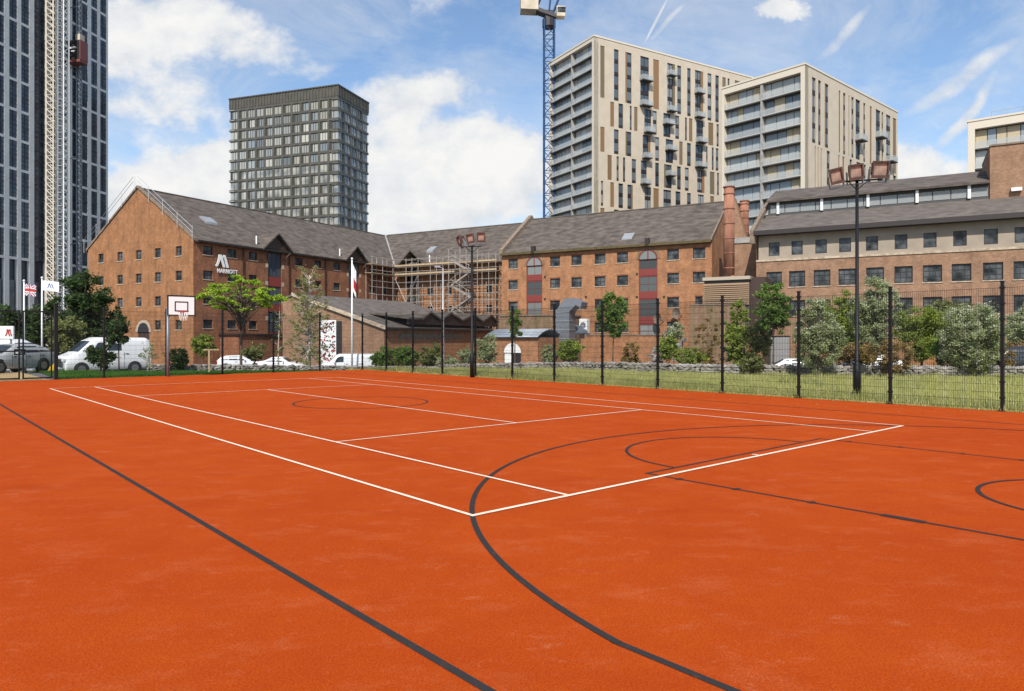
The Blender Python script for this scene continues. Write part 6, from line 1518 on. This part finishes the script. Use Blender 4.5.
hw_ = [(1.75,2.35,.10,.88,.28,.0),(2.42,3.25,.10,.88,0,-.04),(3.32,3.95,.12,.82,0,-.25)]
VH = vehicle
VH('parked_car', 'silver grey hatchback parked behind the black gate', 8, 37.4, R(80), 4.35, 1.8, 1.5, HATCH, 'silver', hw_, (.85, 3.5), .33, (1.2,1.88), (4.0,4.24), 'car', doors=(1.55,2.4,3.3))
VH('parked_van', 'large white van with a dark side stripe beneath the warehouse gable', 103, 45.5, R(52), 5.16, 2.0, 2.3, BIGVAN, 'white_gloss', [(1.55,2.25,.05,.70,.35,0),(2.5,3.3,.10,.62,0,0)], (.95, 4.1), .36, (.85,1.52), (None,0), 'van', doors=(2.35,3.45))
VH('parked_van', 'white van partly hidden behind the silver hatchback', 8, 47, R(175), 5.16, 2.0, 2.3, BIGVAN, 'white_gloss', [(1.55,2.25,.05,.70,.35,0)], (.95, 4.1), .36, (.85,1.52), (None,0), 'van', doors=(2.35,))
sw = [(1.75,2.55,.10,.86,.38,.0),(2.62,3.6,.10,.84,0,-.40)]
VH('parked_car', 'white hatchback behind the stem of the lime green tree, left of the white saloon', 240, 71, R(203), 4.35, 1.8, 1.5, HATCH, 'white_gloss', hw_, (.85, 3.5), .33, (1.2,1.88), (4.0,4.24), 'car', doors=(2.4,))
VH('parked_car', 'white saloon car left of the birch trunk', 283, 68, R(172), 4.5, 1.8, 1.45, SALOON, 'white_gloss', sw, (.9, 3.6), .33, (1.4,2.06), (3.25,3.88), 'car', doors=(2.55,))
VH('parked_van', 'small white panel van in front of the mural board and flagpole', 349, 60, R(14), 4.42, 1.86, 1.9, VAN, 'white_gloss', [(1.0,1.75,.08,.78,.28,.02)], (.85, 3.6), .33, (.6,1.12), (None,0), 'van', doors=(1.85,2.9))
VH('parked_car', 'white car mostly hidden behind the rubble wall by the roller shutter', 787, 56, R(-14), 4.35, 1.8, 1.5, HATCH, 'white_gloss', hw_, (.85, 3.5), .33, (1.2,1.88), (4.0,4.24), 'car', doors=(2.4,))
VH('parked_car', 'white car glimpsed behind the foot of the right floodlight mast', 866, 48, R(-18), 4.5, 1.8, 1.45, SALOON, 'white_gloss', sw, (.9, 3.6), .33, (1.4,2.06), (3.25,3.88), 'car', doors=(2.55,))
VH('parked_car', 'dark car parked behind the rubble wall at the right edge', 1008, 41, R(-14), 4.35, 1.8, 1.5, HATCH, 'darkcar', hw_, (.85, 3.5), .33, (1.2,1.88), (4.0,4.24), 'car', doors=(1.55,2.4,3.3))

# small things
def small():
    p = P(51, 41); t = thing('grit_bin', 'yellow grit bin standing right of the silver hatchback', 'grit bin', tuple(p), .2)
    b = MB(); b.hexa([(-.22,-.2,0),(.22,-.2,0),(.22,.2,0),(-.22,.2,0),(-.26,-.24,.75),(.26,-.24,.75),(.26,.24,.75),(-.26,.24,.75)]); b.build('tub', 'yellow', t, bevel=.02); b = MB(); b.hexa([(-.29,-.27,.755),(.29,-.27,.755),(.29,.27,.755),(-.29,.27,.755),(-.2,-.2,.95),(.2,-.2,.95),(.2,.22,.98),(-.2,.22,.98)]); b.build('lid', 'yellow', t, bevel=.02)
    # lantern on gate post
    p = FC-U*(14.7+2.62); 
    t = thing('warning_lantern', 'small amber lantern on top of the gate post', 'lantern', (p.x, p.y, 3.24)); b = MB(); b.tube([(0,0,0),(0,0,.05),(0,0,.07),(0,0,.27),(0,0,.33)], [.05,.05,.11,.12,.05], 12); b.build('lens', mat('amber_plastic', (.55,.27,.06), .4), t, True); b = MB(); b.tube([(0,0,.33),(0,0,.37)], .06, 10); b.build('cap', 'frame_dark', t)
    # yellow marker on old wall
    Y = 62; p = P(707, Y); t = thing('marker_sign', 'small yellow marker sign at the foot of the mossy wall', 'sign', tuple(p), 0); z = Zat(360, Y)-p.z; b = MB(); b.box(-.3, .3, 0, .06, z-.22, z+.22); b.build('panel', 'yellow', t); b = MB(); b.bar((0,.1,0), (0,.1,z+.1), .04); b.build('leg', 'grey_metal', t)
    # blank green and white board
    p = P(538, 55); t = thing('leaning_board', 'small green and white board leaning by the brick store', 'board', tuple(p), .2); b = MB(); b.hexa([(-.35,0,0),(.45,0,0),(.45,.08,0),(-.35,.08,0),(-.1,.3,1.15),(.15,.3,1.15),(.15,.36,1.15),(-.1,.36,1.15)]); b.build('panel', 'white', t)
    b = MB()
    for k in range(3): z = .25+k*.28; b.hexa([(-.3,.26*z-.02,z),(.36,.26*z-.02,z+.02),(.34,.26*z,z+.1),(-.28,.26*z,z+.08),(-.3,.26*z+.02,z),(.36,.26*z+.02,z+.02),(.34,.26*z+.04,z+.1),(-.28,.26*z+.04,z+.08)])
    b.build('stripe', mat('green_paint', (.06,.3,.08), .5), t)
    # low T shaped stand behind fence
    p = P(209, 37); t = thing('timber_rack', 'pale timber T shaped stand on the lawn right of the basketball pole', 'stand', tuple(p), .3); z = Zat(349, 37)-p.z
    b = MB(); b.box(-.04, .04, -.04, .04, -.1, z-.07); b.build('post', 'board', t); b = MB(); b.box(-.28, .5, -.05, .05, z-.07, z); b.build('crossbar', 'board', t)
small()
